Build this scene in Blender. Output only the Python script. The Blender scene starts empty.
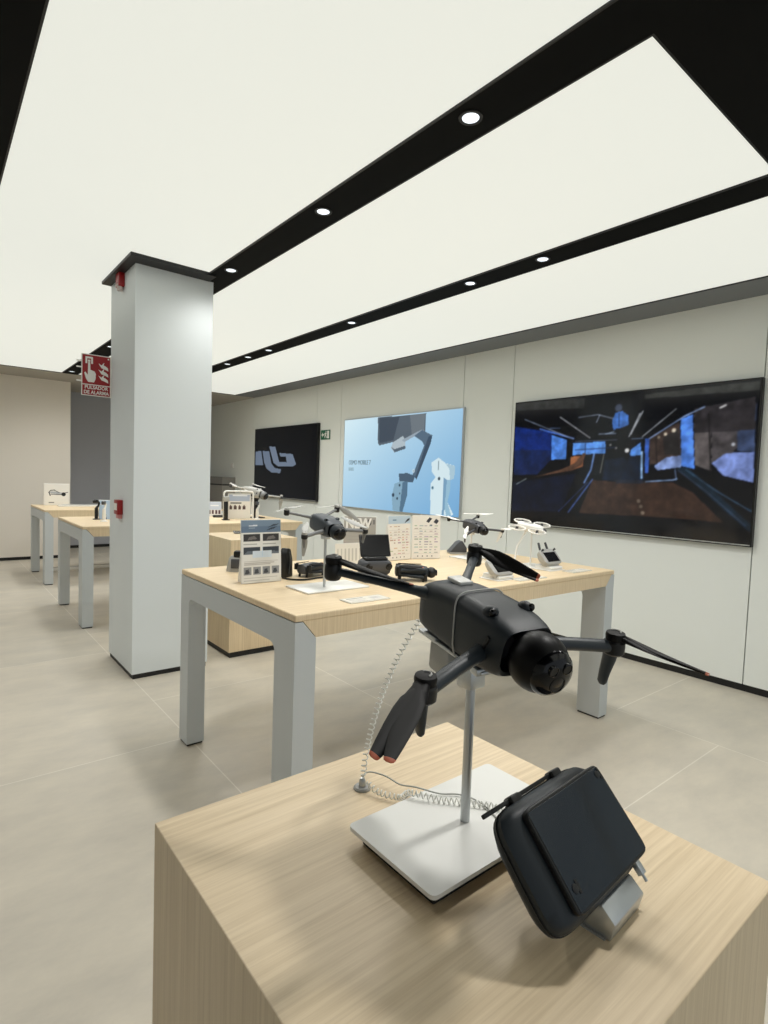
import bpy, bmesh, math, random
import numpy as np
from mathutils import Vector, Matrix
random.seed(7)
SC = bpy.context.scene
COL = SC.collection
PI = math.pi

# ------------------------------------------------------------------ colour and materials
def lin(c):
    def f(v):
        v = v / 255.0
        return v / 12.92 if v <= 0.04045 else ((v + 0.055) / 1.055) ** 2.4
    return (f(c[0]), f(c[1]), f(c[2]), 1.0)

MATS = {}
def mat(name, col, rough=0.5, metal=0.0, spec=0.5, noise=0.0, nscale=40.0, bump=0.0, trans=0.0, coat=0.0, emit=None, estr=0.0):
    if name in MATS:
        return MATS[name]
    m = bpy.data.materials.new(name); m.use_nodes = True
    nt = m.node_tree; b = nt.nodes['Principled BSDF']
    b.inputs['Base Color'].default_value = lin(col)
    b.inputs['Roughness'].default_value = rough
    b.inputs['Metallic'].default_value = metal
    b.inputs['Specular IOR Level'].default_value = spec
    b.inputs['Transmission Weight'].default_value = trans
    b.inputs['Coat Weight'].default_value = coat
    if emit is not None:
        b.inputs['Emission Color'].default_value = lin(emit)
        b.inputs['Emission Strength'].default_value = estr
    if noise or bump:
        tc = nt.nodes.new('ShaderNodeTexCoord')
        n = nt.nodes.new('ShaderNodeTexNoise'); n.inputs['Scale'].default_value = nscale
        n.inputs['Detail'].default_value = 5.0
        nt.links.new(tc.outputs['Object'], n.inputs['Vector'])
        if noise:
            mx = nt.nodes.new('ShaderNodeMix'); mx.data_type = 'RGBA'
            c = lin(col)
            mx.inputs['A'].default_value = tuple(v * (1 - noise) for v in c[:3]) + (1,)
            mx.inputs['B'].default_value = tuple(min(1, v * (1 + noise)) for v in c[:3]) + (1,)
            nt.links.new(n.outputs['Fac'], mx.inputs['Factor'])
            nt.links.new(mx.outputs['Result'], b.inputs['Base Color'])
        if bump:
            bp = nt.nodes.new('ShaderNodeBump'); bp.inputs['Strength'].default_value = bump
            bp.inputs['Distance'].default_value = 0.002
            nt.links.new(n.outputs['Fac'], bp.inputs['Height'])
            nt.links.new(bp.outputs['Normal'], b.inputs['Normal'])
    MATS[name] = m
    return m

def wood_mat(name, light, dark):
    m = bpy.data.materials.new(name); m.use_nodes = True
    nt = m.node_tree; N = nt.nodes; L = nt.links
    b = N['Principled BSDF']; b.inputs['Roughness'].default_value = 0.42
    tc = N.new('ShaderNodeTexCoord'); geo = N.new('ShaderNodeNewGeometry')
    sep = N.new('ShaderNodeSeparateXYZ'); L.new(geo.outputs['Normal'], sep.inputs[0])
    ab = N.new('ShaderNodeMath'); ab.operation = 'ABSOLUTE'; L.new(sep.outputs['Z'], ab.inputs[0])
    gt = N.new('ShaderNodeMath'); gt.operation = 'GREATER_THAN'; gt.inputs[1].default_value = 0.5
    L.new(ab.outputs[0], gt.inputs[0])
    def grain(sc):
        mp = N.new('ShaderNodeMapping'); mp.inputs['Scale'].default_value = sc
        L.new(tc.outputs['Object'], mp.inputs['Vector'])
        n = N.new('ShaderNodeTexNoise'); n.inputs['Scale'].default_value = 1.0
        n.inputs['Detail'].default_value = 8.0; n.inputs['Roughness'].default_value = 0.68
        n.inputs['Distortion'].default_value = 0.25
        L.new(mp.outputs[0], n.inputs['Vector'])
        return n
    top = grain((3.2, 130, 130)); side = grain((130, 130, 2.2))
    mx = N.new('ShaderNodeMix'); L.new(gt.outputs[0], mx.inputs['Factor'])
    L.new(side.outputs['Fac'], mx.inputs['A']); L.new(top.outputs['Fac'], mx.inputs['B'])
    # wide, soft plank tone
    w = N.new('ShaderNodeTexNoise'); w.inputs['Scale'].default_value = 2.2; w.inputs['Detail'].default_value = 2
    L.new(tc.outputs['Object'], w.inputs['Vector'])
    ad = N.new('ShaderNodeMath'); ad.operation = 'MULTIPLY_ADD'; ad.inputs[1].default_value = 0.25
    L.new(w.outputs['Fac'], ad.inputs[0]); L.new(mx.outputs['Result'], ad.inputs[2])
    r = N.new('ShaderNodeValToRGB')
    r.color_ramp.elements[0].position = 0.40; r.color_ramp.elements[0].color = lin(dark)
    r.color_ramp.elements[1].position = 0.76; r.color_ramp.elements[1].color = lin(light)
    L.new(ad.outputs[0], r.inputs['Fac']); L.new(r.outputs['Color'], b.inputs['Base Color'])
    bp = N.new('ShaderNodeBump'); bp.inputs['Strength'].default_value = 0.12; bp.inputs['Distance'].default_value = 0.001
    L.new(mx.outputs['Result'], bp.inputs['Height']); L.new(bp.outputs['Normal'], b.inputs['Normal'])
    return m

def floor_mat():
    m = bpy.data.materials.new('stone_tile'); m.use_nodes = True
    nt = m.node_tree; N = nt.nodes; L = nt.links
    b = N['Principled BSDF']; b.inputs['Roughness'].default_value = 0.38; b.inputs['Specular IOR Level'].default_value = 0.4
    tc = N.new('ShaderNodeTexCoord')
    mp = N.new('ShaderNodeMapping'); mp.inputs['Rotation'].default_value = (0, 0, PI / 2)
    L.new(tc.outputs['Object'], mp.inputs['Vector'])
    br = N.new('ShaderNodeTexBrick')
    br.inputs['Scale'].default_value = 1.0; br.inputs['Brick Width'].default_value = 1.8
    br.inputs['Row Height'].default_value = 1.2; br.inputs['Mortar Size'].default_value = 0.0035
    br.inputs['Mortar Smooth'].default_value = 0.3
    br.offset = 0.34; br.offset_frequency = 2
    br.inputs['Color1'].default_value = lin((206, 199, 184)); br.inputs['Color2'].default_value = lin((199, 193, 179))
    br.inputs['Mortar'].default_value = lin((224, 219, 206))
    L.new(mp.outputs[0], br.inputs['Vector'])
    n1 = N.new('ShaderNodeTexNoise'); n1.inputs['Scale'].default_value = 2.3; n1.inputs['Detail'].default_value = 10
    n1.inputs['Roughness'].default_value = 0.68
    mp2 = N.new('ShaderNodeMapping'); mp2.inputs['Scale'].default_value = (1, 2.1, 1); mp2.inputs['Rotation'].default_value = (0, 0, 0.5)
    L.new(tc.outputs['Object'], mp2.inputs['Vector']); L.new(mp2.outputs[0], n1.inputs['Vector'])
    r = N.new('ShaderNodeValToRGB')
    r.color_ramp.elements[0].position = 0.3; r.color_ramp.elements[0].color = (0.80, 0.80, 0.81, 1)
    r.color_ramp.elements[1].position = 0.7; r.color_ramp.elements[1].color = (1.03, 1.02, 1.0, 1)
    L.new(n1.outputs['Fac'], r.inputs['Fac'])
    mu = N.new('ShaderNodeMix'); mu.data_type = 'RGBA'; mu.blend_type = 'MULTIPLY'; mu.inputs['Factor'].default_value = 1
    L.new(br.outputs['Color'], mu.inputs['A']); L.new(r.outputs['Color'], mu.inputs['B'])
    L.new(mu.outputs['Result'], b.inputs['Base Color'])
    rr = N.new('ShaderNodeMath'); rr.operation = 'MULTIPLY_ADD'; rr.inputs[1].default_value = 0.25; rr.inputs[2].default_value = 0.28
    L.new(n1.outputs['Fac'], rr.inputs[0]); L.new(rr.outputs[0], b.inputs['Roughness'])
    return m

def picture_mat(name, strength=0.0, rough=0.25, spec=0.5):
    """colours come from the mesh's own printed / displayed picture"""
    m = bpy.data.materials.new(name); m.use_nodes = True
    nt = m.node_tree; b = nt.nodes['Principled BSDF']
    at = nt.nodes.new('ShaderNodeAttribute'); at.attribute_name = 'picture'
    b.inputs['Roughness'].default_value = rough; b.inputs['Specular IOR Level'].default_value = spec
    if strength > 0:
        b.inputs['Base Color'].default_value = (0.004, 0.004, 0.005, 1)
        nt.links.new(at.outputs['Color'], b.inputs['Emission Color'])
        b.inputs['Emission Strength'].default_value = strength
    else:
        nt.links.new(at.outputs['Color'], b.inputs['Base Color'])
    return m

# ------------------------------------------------------------------ mesh builder
class MB:
    def __init__(s):
        s.bm = bmesh.new()
    def _merge(s, tmp, M, mi):
        if M is not None:
            tmp.transform(M)
        for f in tmp.faces:
            f.material_index = mi
        me = bpy.data.meshes.new('t'); tmp.to_mesh(me); tmp.free()
        s.bm.from_mesh(me); bpy.data.meshes.remove(me)
        return s
    def box(s, lo, hi, bevel=0.0, mi=0, M=None, seg=2):
        t = bmesh.new(); bmesh.ops.create_cube(t, size=1.0)
        c = [(a + b) / 2 for a, b in zip(lo, hi)]; d = [abs(b - a) for a, b in zip(lo, hi)]
        for v in t.verts:
            v.co = Vector((v.co.x * d[0] + c[0], v.co.y * d[1] + c[1], v.co.z * d[2] + c[2]))
        if bevel > 0:
            bmesh.ops.bevel(t, geom=list(t.edges), offset=min(bevel, min(d) * 0.49), segments=seg, affect='EDGES', profile=0.5)
        return s._merge(t, M, mi)
    def cyl(s, p0, p1, r0, r1=None, n=20, mi=0, M=None):
        return s.tube([p0, p1], [r0, r0 if r1 is None else r1], n, mi, M)
    def tube(s, path, radii, n=12, mi=0, M=None, flat=1.0, up=(0, 0, 1), closed=False):
        path = [Vector(p) for p in path]
        if not hasattr(radii, '__len__'):
            radii = [radii] * len(path)
        t = bmesh.new(); rings = []
        prev = None
        K = len(path)
        for i, p in enumerate(path):
            if closed:
                d = path[(i + 1) % K] - path[i - 1]
            else:
                d = path[min(i + 1, K - 1)] - path[max(i - 1, 0)]
            d.normalize()
            if prev is None:
                a = Vector(up).cross(d)
                if a.length < 1e-3:
                    a = Vector((1, 0, 0)).cross(d)
                a.normalize()
            else:
                a = prev - d * prev.dot(d); a.normalize()
            prev = a
            b = d.cross(a)
            rings.append([t.verts.new(p + a * radii[i] * math.cos(2 * PI * k / n) + b * radii[i] * flat * math.sin(2 * PI * k / n)) for k in range(n)])
        for i in range(K if closed else K - 1):
            A = rings[i]; B = rings[(i + 1) % K]
            for k in range(n):
                t.faces.new((A[k], A[(k + 1) % n], B[(k + 1) % n], B[k]))
        if not closed:
            t.faces.new(list(reversed(rings[0]))); t.faces.new(rings[-1])
        return s._merge(t, M, mi)
    def loft(s, rings, mi=0, M=None, cap=True):
        t = bmesh.new(); R = [[t.verts.new(Vector(p)) for p in r] for r in rings]
        n = len(R[0])
        for A, B in zip(R[:-1], R[1:]):
            for k in range(n):
                t.faces.new((A[k], A[(k + 1) % n], B[(k + 1) % n], B[k]))
        if cap:
            t.faces.new(list(reversed(R[0]))); t.faces.new(R[-1])
        bmesh.ops.recalc_face_normals(t, faces=list(t.faces))
        return s._merge(t, M, mi)
    def prism(s, poly, vec, bevel=0.0, mi=0, M=None):
        """poly: 3D points of one face, vec: extrusion"""
        t = bmesh.new(); v = [t.verts.new(Vector(p)) for p in poly]
        f = t.faces.new(v)
        r = bmesh.ops.extrude_face_region(t, geom=[f])
        for e in r['geom']:
            if isinstance(e, bmesh.types.BMVert):
                e.co += Vector(vec)
        bmesh.ops.recalc_face_normals(t, faces=list(t.faces))
        if bevel > 0:
            bmesh.ops.bevel(t, geom=list(t.edges), offset=bevel, segments=2, affect='EDGES', profile=0.5)
        return s._merge(t, M, mi)
    def sphere(s, c, r, scale=(1, 1, 1), u=24, v=14, mi=0, M=None):
        t = bmesh.new(); bmesh.ops.create_uvsphere(t, u_segments=u, v_segments=v, radius=r)
        for q in t.verts:
            q.co = Vector((q.co.x * scale[0] + c[0], q.co.y * scale[1] + c[1], q.co.z * scale[2] + c[2]))
        return s._merge(t, M, mi)
    def lathe(s, prof, n=24, mi=0, M=None):
        """prof: (radius, z) pairs about local z"""
        rings = [[(max(r, 1e-5) * math.cos(2 * PI * k / n), max(r, 1e-5) * math.sin(2 * PI * k / n), z) for k in range(n)] for r, z in prof]
        return s.loft(rings, mi, M)
    def build(s, name, mats, parent=None, smooth=True, angle=38, M=None):
        me = bpy.data.meshes.new(name)
        if M is not None:
            s.bm.transform(M)
        bmesh.ops.recalc_face_normals(s.bm, faces=list(s.bm.faces))
        s.bm.to_mesh(me); s.bm.free()
        if not isinstance(mats, (list, tuple)):
            mats = [mats]
        for m in mats:
            me.materials.append(m)
        if smooth:
            me.shade_smooth(); me.set_sharp_from_angle(angle=math.radians(angle))
        o = bpy.data.objects.new(name, me); COL.objects.link(o)
        if parent is not None:
            o.parent = parent
        return o

def link_mesh(name, me, parent=None):
    o = bpy.data.objects.new(name, me); COL.objects.link(o)
    if parent is not None:
        o.parent = parent
    return o

def tag(o, label, cat, group=None):
    o['label'] = label; o['category'] = cat
    if group:
        o['group'] = group
    return o
def thing(name, label, cat, loc=(0, 0, 0), rotz=0.0, R=None, group=None):
    o = bpy.data.objects.new(name, None); o.empty_display_size = 0.05; COL.objects.link(o)
    M = Matrix(R).to_4x4() if R is not None else Matrix.Rotation(rotz, 4, 'Z')
    o.matrix_basis = Matrix.Translation(loc) @ M
    return tag(o, label, cat, group)
def struct(o):
    o['kind'] = 'structure'; return o
def solo(o, loc):
    """give a one-mesh thing an origin at loc (mesh was built in world coordinates)"""
    o.data.transform(Matrix.Translation(-Vector(loc))); o.location = loc; return o
def dup_tree(o, parent=None):
    c = o.copy(); COL.objects.link(c)
    if parent is not None:
        c.parent = parent
    for ch in list(o.children):
        dup_tree(ch, c)
    return c

# ------------------------------------------------------------------ pictures shown or printed on flat things
def raster(nx, ny, items, bg, aspect):
    """bg: function(u,v)->rgb or constant; items in 0..1 coordinates (v up), widths as a share of the height"""
    u, v = np.meshgrid(np.linspace(0, 1, nx), np.linspace(0, 1, ny))
    img = np.zeros((ny, nx, 3))
    img[:] = bg(u, v) if callable(bg) else np.array(bg, float)
    for it in items:
        k, pts, col = it[0], it[1], np.array(it[2], float)
        if k == 'p':
            ins = np.zeros(u.shape, bool); P = pts
            for i in range(len(P)):
                (x0, y0), (x1, y1) = P[i], P[i - 1]
                if y0 == y1:
                    continue
                c = ((y0 > v) != (y1 > v)) & (u < (x1 - x0) * (v - y0) / (y1 - y0) + x0)
                ins ^= c
            a = ins.astype(float)
        elif k == 'r':
            x0, y0, x1, y1 = pts
            a = ((u >= x0) & (u <= x1) & (v >= y0) & (v <= y1)).astype(float)
        else:
            w = it[3] * (0.5 if k == 'l' else 1.0)
            d = np.full(u.shape, 9.0)
            P = [(x * aspect, y) for x, y in (pts if k == 'l' else ([pts[0], pts[0]] if isinstance(pts, list) else [pts, pts]))]
            for (x0, y0), (x1, y1) in zip(P[:-1], P[1:]):
                dx, dy = x1 - x0, y1 - y0; L2 = dx * dx + dy * dy + 1e-12
                t = np.clip(((u * aspect - x0) * dx + (v - y0) * dy) / L2, 0, 1)
                d = np.minimum(d, np.hypot(u * aspect - x0 - t * dx, v - y0 - t * dy))
            px = 1.0 / ny
            a = np.clip((w - d) / px + 0.5, 0, 1)
        img = img * (1 - a[..., None]) + col * a[..., None]
    return img
def picture(name, img, w, h, m, parent, M, thick=0.0):
    """flat grid in local x (right) / z (up), facing -y, carrying its colours"""
    ny, nx, _ = img.shape
    xs = np.linspace(-w / 2, w / 2, nx); zs = np.linspace(0, h, ny)
    X, Z = np.meshgrid(xs, zs)
    co = np.stack([X.ravel(), np.zeros(X.size), Z.ravel()], 1)
    i = np.arange(nx * ny).reshape(ny, nx)
    F = np.stack([i[:-1, :-1].ravel(), i[:-1, 1:].ravel(), i[1:, 1:].ravel(), i[1:, :-1].ravel()], 1)
    me = bpy.data.meshes.new(name)
    me.from_pydata(co.tolist(), [], F.tolist())
    at = me.color_attributes.new('picture', 'FLOAT_COLOR', 'POINT')
    c = np.clip(img, 0, 255) / 255.0
    c = np.where(c <= 0.04045, c / 12.92, ((c + 0.055) / 1.055) ** 2.4).reshape(-1, 3)
    at.data.foreach_set('color', np.concatenate([c, np.ones((len(c), 1))], 1).astype(np.float32).ravel())
    me.materials.append(m); me.transform(M)
    return link_mesh(name, me, parent)
def text_mesh(name, body, size, m, parent, M, extrude=0.0005, align='LEFT', bold=0.0, sx=1.0):
    cu = bpy.data.curves.new('txt', 'FONT'); cu.body = body; cu.size = size; cu.extrude = extrude
    cu.align_x = align; cu.offset = bold; cu.resolution_u = 3
    o = bpy.data.objects.new('txt', cu); COL.objects.link(o)
    bpy.context.view_layer.update()
    dg = bpy.context.evaluated_depsgraph_get()
    me = bpy.data.meshes.new_from_object(o.evaluated_get(dg))
    bpy.data.objects.remove(o); bpy.data.curves.remove(cu)
    me.name = name; me.materials.clear(); me.materials.append(m)
    me.transform(Matrix.Diagonal((sx, 1, 1, 1)))
    me.transform(M)
    return link_mesh(name, me, parent)
T = Matrix.Translation
def RX(a): return Matrix.Rotation(math.radians(a), 4, 'X')
def RY(a): return Matrix.Rotation(math.radians(a), 4, 'Y')
def RZ(a): return Matrix.Rotation(math.radians(a), 4, 'Z')
SKATE=[
('p',[(-0.005, 1.005), (0.357, 0.988), (0.352, 0.914), (0.002, 0.941)],(38, 40, 40)),  # grey bands along the top edge paint in the ceiling's reflection on the glass
('p',[(0.61, 0.974), (0.998, 0.99), (1.0, 0.932), (0.611, 0.943)],(50, 52, 50)),
('p',[(-0.003, 0.809), (0.202, 0.744), (0.205, 0.526), (0.133, 0.405), (0.006, 0.401)],(14, 40, 112)),
('p',[(0.004, 0.612), (0.205, 0.605), (0.205, 0.526), (0.133, 0.405), (0.006, 0.401)],(18, 36, 82)),
('p',[(0.001, 0.337), (0.333, 0.421), (0.264, 0.122), (0.005, 0.092)],(13, 20, 38)),
('p',[(0.202, 0.724), (0.28, 0.68), (0.281, 0.532), (0.205, 0.526)],(82, 140, 235)),
('l',[(0.139, 0.776), (0.312, 0.688)],(80, 120, 215),0.03),
('l',[(0.053, 0.862), (0.312, 0.684)],(150, 165, 190),0.016),
('l',[(0.24, 0.86), (0.389, 0.688)],(178, 178, 182),0.018000000000000002),
('l',[(0.331, 0.847), (0.419, 0.858), (0.497, 0.816)],(150, 162, 182),0.016),
('l',[(0.427, 0.855), (0.414, 0.801)],(150, 162, 182),0.016),
('l',[(0.192, 0.778), (0.243, 0.773)],(120, 150, 200),0.012),
('l',[(0.428, 0.714), (0.515, 0.713)],(150, 165, 190),0.016),
('l',[(0.321, 0.665), (0.516, 0.668)],(110, 125, 150),0.01),
('p',[(0.309, 0.653), (0.459, 0.659), (0.462, 0.572), (0.312, 0.561)],(92, 152, 240)),
('p',[(0.564, 0.592), (0.605, 0.643), (0.612, 0.556), (0.566, 0.548)],(92, 152, 240)),
('l',[(0.369, 0.649), (0.37, 0.568)],(30, 50, 90),0.015),
('l',[(0.323, 0.601), (0.504, 0.613)],(30, 50, 95),0.015),
('p',[(0.301, 0.551), (0.366, 0.556), (0.363, 0.474), (0.304, 0.441)],(150, 95, 62)),
('p',[(0.102, 0.381), (0.301, 0.44), (0.354, 0.487), (0.376, 0.571), (0.361, 0.576), (0.323, 0.499), (0.253, 0.449)],(86, 60, 46)),
('p',[(0.376, 0.562), (0.463, 0.566), (0.468, 0.412), (0.377, 0.41)],(10, 14, 22)),
('l',[(0.411, 0.566), (0.401, 0.451), (0.373, 0.354)],(115, 152, 215),0.034),
('l',[(0.455, 0.564), (0.443, 0.428)],(140, 140, 125),0.016),
('p',[(0.462, 0.522), (0.602, 0.554), (0.627, 0.383), (0.509, 0.372), (0.453, 0.376)],(15, 26, 44)),
('l',[(0.612, 0.576), (0.617, 0.398)],(155, 195, 240),0.035),
('p',[(0.41, 0.375), (0.51, 0.365), (0.737, 0.37), (0.807, 0.311), (0.915, 0.129), (0.623, 0.131), (0.356, 0.121)],(58, 41, 33)),
('p',[(0.502, 0.383), (0.621, 0.383), (0.631, 0.359), (0.517, 0.353)],(30, 36, 48)),
('l',[(0.41, 0.379), (0.304, 0.12)],(70, 98, 160),0.026000000000000002),
('l',[(0.388, 0.355), (0.256, 0.121)],(48, 68, 120),0.016),
('l',[(0.022, 0.324), (0.076, 0.372)],(140, 150, 150),0.02),
('p',[(0.638, 0.668), (0.746, 0.771), (0.76, 0.556), (0.675, 0.498), (0.645, 0.486)],(62, 50, 46)),
('l',[(0.663, 0.678), (0.672, 0.504)],(20, 18, 18),0.015),
('p',[(0.689, 0.671), (0.745, 0.731), (0.754, 0.556), (0.699, 0.557)],(40, 38, 38)),
('p',[(0.796, 0.811), (0.851, 0.821), (0.867, 0.447), (0.809, 0.486)],(96, 90, 90)),
('p',[(0.854, 0.821), (0.935, 0.834), (0.943, 0.595), (0.907, 0.514), (0.865, 0.503)],(72, 68, 70)),
('p',[(0.934, 0.836), (0.992, 0.855), (0.995, 0.566), (0.944, 0.573)],(58, 72, 104)),
('p',[(0.796, 0.851), (0.988, 0.898), (0.993, 0.698), (0.802, 0.692)],(48, 45, 48)),
('l',[(0.845, 0.811), (0.864, 0.447)],(24, 22, 24),0.022000000000000002),
('p',[(0.662, 0.48), (0.706, 0.539), (0.76, 0.55), (0.763, 0.472), (0.676, 0.45)],(130, 152, 205)),
('p',[(0.865, 0.498), (0.908, 0.561), (0.995, 0.566), (0.999, 0.381), (0.905, 0.42)],(122, 142, 205)),
('p',[(0.749, 0.788), (0.791, 0.815), (0.809, 0.461), (0.763, 0.48)],(84, 138, 235)),
('p',[(0.621, 0.669), (0.638, 0.668), (0.643, 0.431), (0.628, 0.431)],(52, 92, 180)),
('l',[(0.607, 0.859), (0.563, 0.697)],(190, 195, 200),0.018000000000000002),
('l',[(0.731, 0.858), (0.61, 0.682)],(178, 182, 186),0.016),
('l',[(0.829, 0.858), (0.761, 0.804), (0.638, 0.668)],(150, 176, 222),0.02),
('l',[(0.881, 0.845), (0.898, 0.859)],(245, 245, 245),0.024),
('l',[(0.564, 0.67), (0.614, 0.672)],(110, 130, 160),0.015),
('c',[(0.698, 0.694)],(190, 180, 160),0.012),
('c',[(0.728, 0.717)],(200, 190, 170),0.015),
('c',[(0.93, 0.614)],(200, 205, 215),0.012),
('c',[(0.674, 0.674)],(160, 150, 130),0.01),
('l',[(0.634, 0.372), (0.736, 0.387), (0.75, 0.396)],(150, 180, 225),0.02),
('l',[(0.748, 0.388), (0.741, 0.456)],(140, 170, 220),0.015),
('p',[(0.745, 0.466), (0.785, 0.473), (1.004, 0.122), (1.005, 0.07), (0.949, 0.154)],(16, 34, 48)),
('l',[(0.78, 0.456), (0.892, 0.317), (0.998, 0.209)],(52, 84, 112),0.02),
('l',[(0.751, 0.452), (0.85, 0.324), (0.984, 0.119)],(60, 74, 100),0.013999999999999999),
('c',[(0.611, 0.235)],(130, 115, 100),0.015),
('c',[(0.621, 0.198)],(130, 115, 100),0.013999999999999999),
('c',[(0.629, 0.154)],(135, 120, 105),0.015),
('c',[(0.505, 0.928)],(12, 14, 18),0.032),
('c',[(0.507, 0.895)],(58, 66, 84),0.03),
('p',[(0.482, 0.806), (0.494, 0.861), (0.523, 0.872), (0.549, 0.837), (0.553, 0.769), (0.514, 0.747), (0.489, 0.737)],(62, 112, 192)),
('l',[(0.51, 0.856), (0.513, 0.761)],(26, 40, 66),0.015),
('p',[(0.501, 0.748), (0.561, 0.751), (0.571, 0.616), (0.557, 0.508), (0.538, 0.544), (0.51, 0.642)],(9, 10, 14)),
('l',[(0.458, 0.712), (0.493, 0.727)],(170, 190, 215),0.016),
('c',[(0.552, 0.589)],(220, 220, 220),0.018000000000000002),
('c',[(0.506, 0.609)],(150, 150, 150),0.01),
('c',[(0.481, 0.632)],(150, 150, 150),0.01),
('l',[(0.596, 0.845), (0.557, 0.687)],(192, 196, 202),0.018000000000000002),
]
POSTER=[
('p',[(0.332, 0.994), (0.739, 0.99), (0.738, 0.816), (0.65, 0.767), (0.355, 0.692), (0.338, 0.719)],(86, 98, 110)),
('p',[(0.346, 0.986), (0.525, 0.985), (0.479, 0.743), (0.354, 0.718)],(62, 74, 88)),
('p',[(0.61, 0.991), (0.732, 0.985), (0.729, 0.827), (0.633, 0.781)],(108, 118, 126)),
('p',[(0.473, 0.716), (0.557, 0.78), (0.581, 0.737), (0.583, 0.648), (0.492, 0.613), (0.46, 0.659)],(176, 190, 198)),
('p',[(0.459, 0.674), (0.491, 0.647), (0.582, 0.681), (0.583, 0.648), (0.492, 0.613)],(84, 100, 114)),
('p',[(0.55, 0.739), (0.713, 0.834), (0.732, 0.817), (0.571, 0.717)],(150, 165, 178)),
('p',[(0.65, 0.773), (0.713, 0.828), (0.792, 0.769), (0.782, 0.695), (0.683, 0.34), (0.649, 0.38), (0.733, 0.674), (0.713, 0.719)],(84, 106, 126)),
('p',[(0.762, 0.759), (0.792, 0.769), (0.782, 0.695), (0.683, 0.34), (0.671, 0.356)],(56, 76, 96)),
('c',[(0.656, 0.423)],(206, 224, 234),0.03),
('c',[(0.656, 0.423)],(150, 175, 190),0.016),
('p',[(0.534, 0.393), (0.608, 0.401), (0.67, 0.372), (0.656, 0.311), (0.545, 0.299)],(72, 94, 114)),
('p',[(0.502, 0.286), (0.554, 0.314), (0.614, 0.313), (0.611, 0.168), (0.577, -0.003), (0.494, 0.008), (0.482, 0.157)],(134, 170, 192)),
('p',[(0.571, 0.311), (0.614, 0.313), (0.611, 0.168), (0.577, -0.003), (0.551, 0.002)],(84, 116, 140)),
('c',[(0.546, 0.274)],(40, 60, 76),0.022000000000000002),
('c',[(0.493, 0.168)],(48, 66, 82),0.032),
('c',[(0.529, 0.135)],(44, 62, 78),0.022000000000000002),
('c',[(0.549, 0.188)],(60, 80, 96),0.016),
('p',[(0.793, 0.508), (0.844, 0.552), (0.897, 0.498), (0.962, 0.475), (0.959, 0.357), (0.931, 0.343), (0.935, 0.252), (0.919, 0.136), (0.965, 0.018), (0.913, 0.001), (0.898, 0.009), (0.798, 0.001), (0.792, 0.301), (0.828, 0.366), (0.799, 0.42)],(214, 234, 240)),
('p',[(0.899, 0.494), (0.962, 0.475), (0.959, 0.357), (0.931, 0.343), (0.924, 0.441)],(170, 200, 215)),
('p',[(0.909, 0.345), (0.932, 0.343), (0.935, 0.252), (0.919, 0.136), (0.948, 0.015), (0.914, 0.005), (0.895, 0.114)],(150, 190, 212)),
('p',[(0.887, 0.364), (0.909, 0.345), (0.898, 0.009), (0.883, 0.007)],(120, 160, 190)),
('l',[(0.845, 0.517), (0.845, 0.44)],(120, 140, 150),0.018000000000000002),
('c',[(0.853, 0.353)],(40, 58, 70),0.026000000000000002),
('c',[(0.808, 0.263)],(110, 150, 170),0.026000000000000002),
('c',[(0.808, 0.263)],(60, 90, 110),0.013999999999999999),
]
LOGO=[
('p',[(0.016, 0.67), (0.119, 0.674), (0.162, 0.462), (0.015, 0.462)],(112, 126, 146)),
('p',[(0.144, 0.673), (0.262, 0.669), (0.305, 0.487), (0.365, 0.422), (0.472, 0.404), (0.457, 0.35), (0.315, 0.354), (0.224, 0.413), (0.18, 0.499)],(112, 126, 146)),
('p',[(0.263, 0.737), (0.367, 0.726), (0.438, 0.51), (0.561, 0.503), (0.546, 0.586), (0.456, 0.588), (0.438, 0.636), (0.65, 0.616), (0.708, 0.475), (0.655, 0.445), (0.426, 0.446), (0.345, 0.494)],(118, 132, 152)),
]
# ------------------------------------------------------------------ camera (1.45 m above the floor)
H = 1.45
cam = bpy.data.cameras.new('camera'); co = bpy.data.objects.new('camera', cam); COL.objects.link(co)
B = np.array([[0.77593361, -0.62984941, 0.03488203], [-0.00875597, -0.06604527, -0.99777821], [0.63075381, 0.77390422, -0.05676169]])
co.matrix_world = Matrix(((B[0][0], -B[1][0], -B[2][0], 0), (B[0][1], -B[1][1], -B[2][1], 0), (B[0][2], -B[1][2], -B[2][2], H), (0, 0, 0, 1)))
cam.sensor_fit = 'HORIZONTAL'; cam.sensor_width = 36.0; cam.lens = 562.24 / 768 * 36.0
cam.clip_start = 0.02; cam.clip_end = 100
SC.camera = co

# ------------------------------------------------------------------ materials
WOOD = wood_mat('light_oak', (231, 211, 177), (205, 182, 145))
FLOOR = floor_mat()
WALLR = mat('wall_panel_paint', (233, 237, 233), 0.6, bump=0.05, nscale=90)
WALLB = mat('wall_back_paint', (226, 220, 210), 0.65, bump=0.05, nscale=90)
WALLD = mat('wall_recess_paint', (178, 180, 188), 0.6)
COLUMN = mat('pillar_paint', (222, 229, 231), 0.5, bump=0.06, nscale=120)
BLACKC = mat('black_ceiling', (4, 5, 5), 0.8, spec=0.15)
GREYC = mat('grey_ceiling', (128, 132, 136), 0.7, spec=0.2)
GAP = mat('dark_gap', (22, 22, 22), 0.8)
KICK = mat('black_kick', (14, 14, 15), 0.5)
GREY = mat('grey_metal_frame', (196, 202, 205), 0.42, metal=0.2, bump=0.03, nscale=200)
DARK = mat('drone_charcoal', (34, 41, 46), 0.46, spec=0.36, bump=0.05, nscale=900)
DARK2 = mat('arm_charcoal', (46, 53, 58), 0.45, spec=0.45)
BLACK = mat('black_plastic', (11, 12, 13), 0.42, spec=0.45)
BLADE = mat('prop_black', (15, 14, 14), 0.55, spec=0.22)
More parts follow.
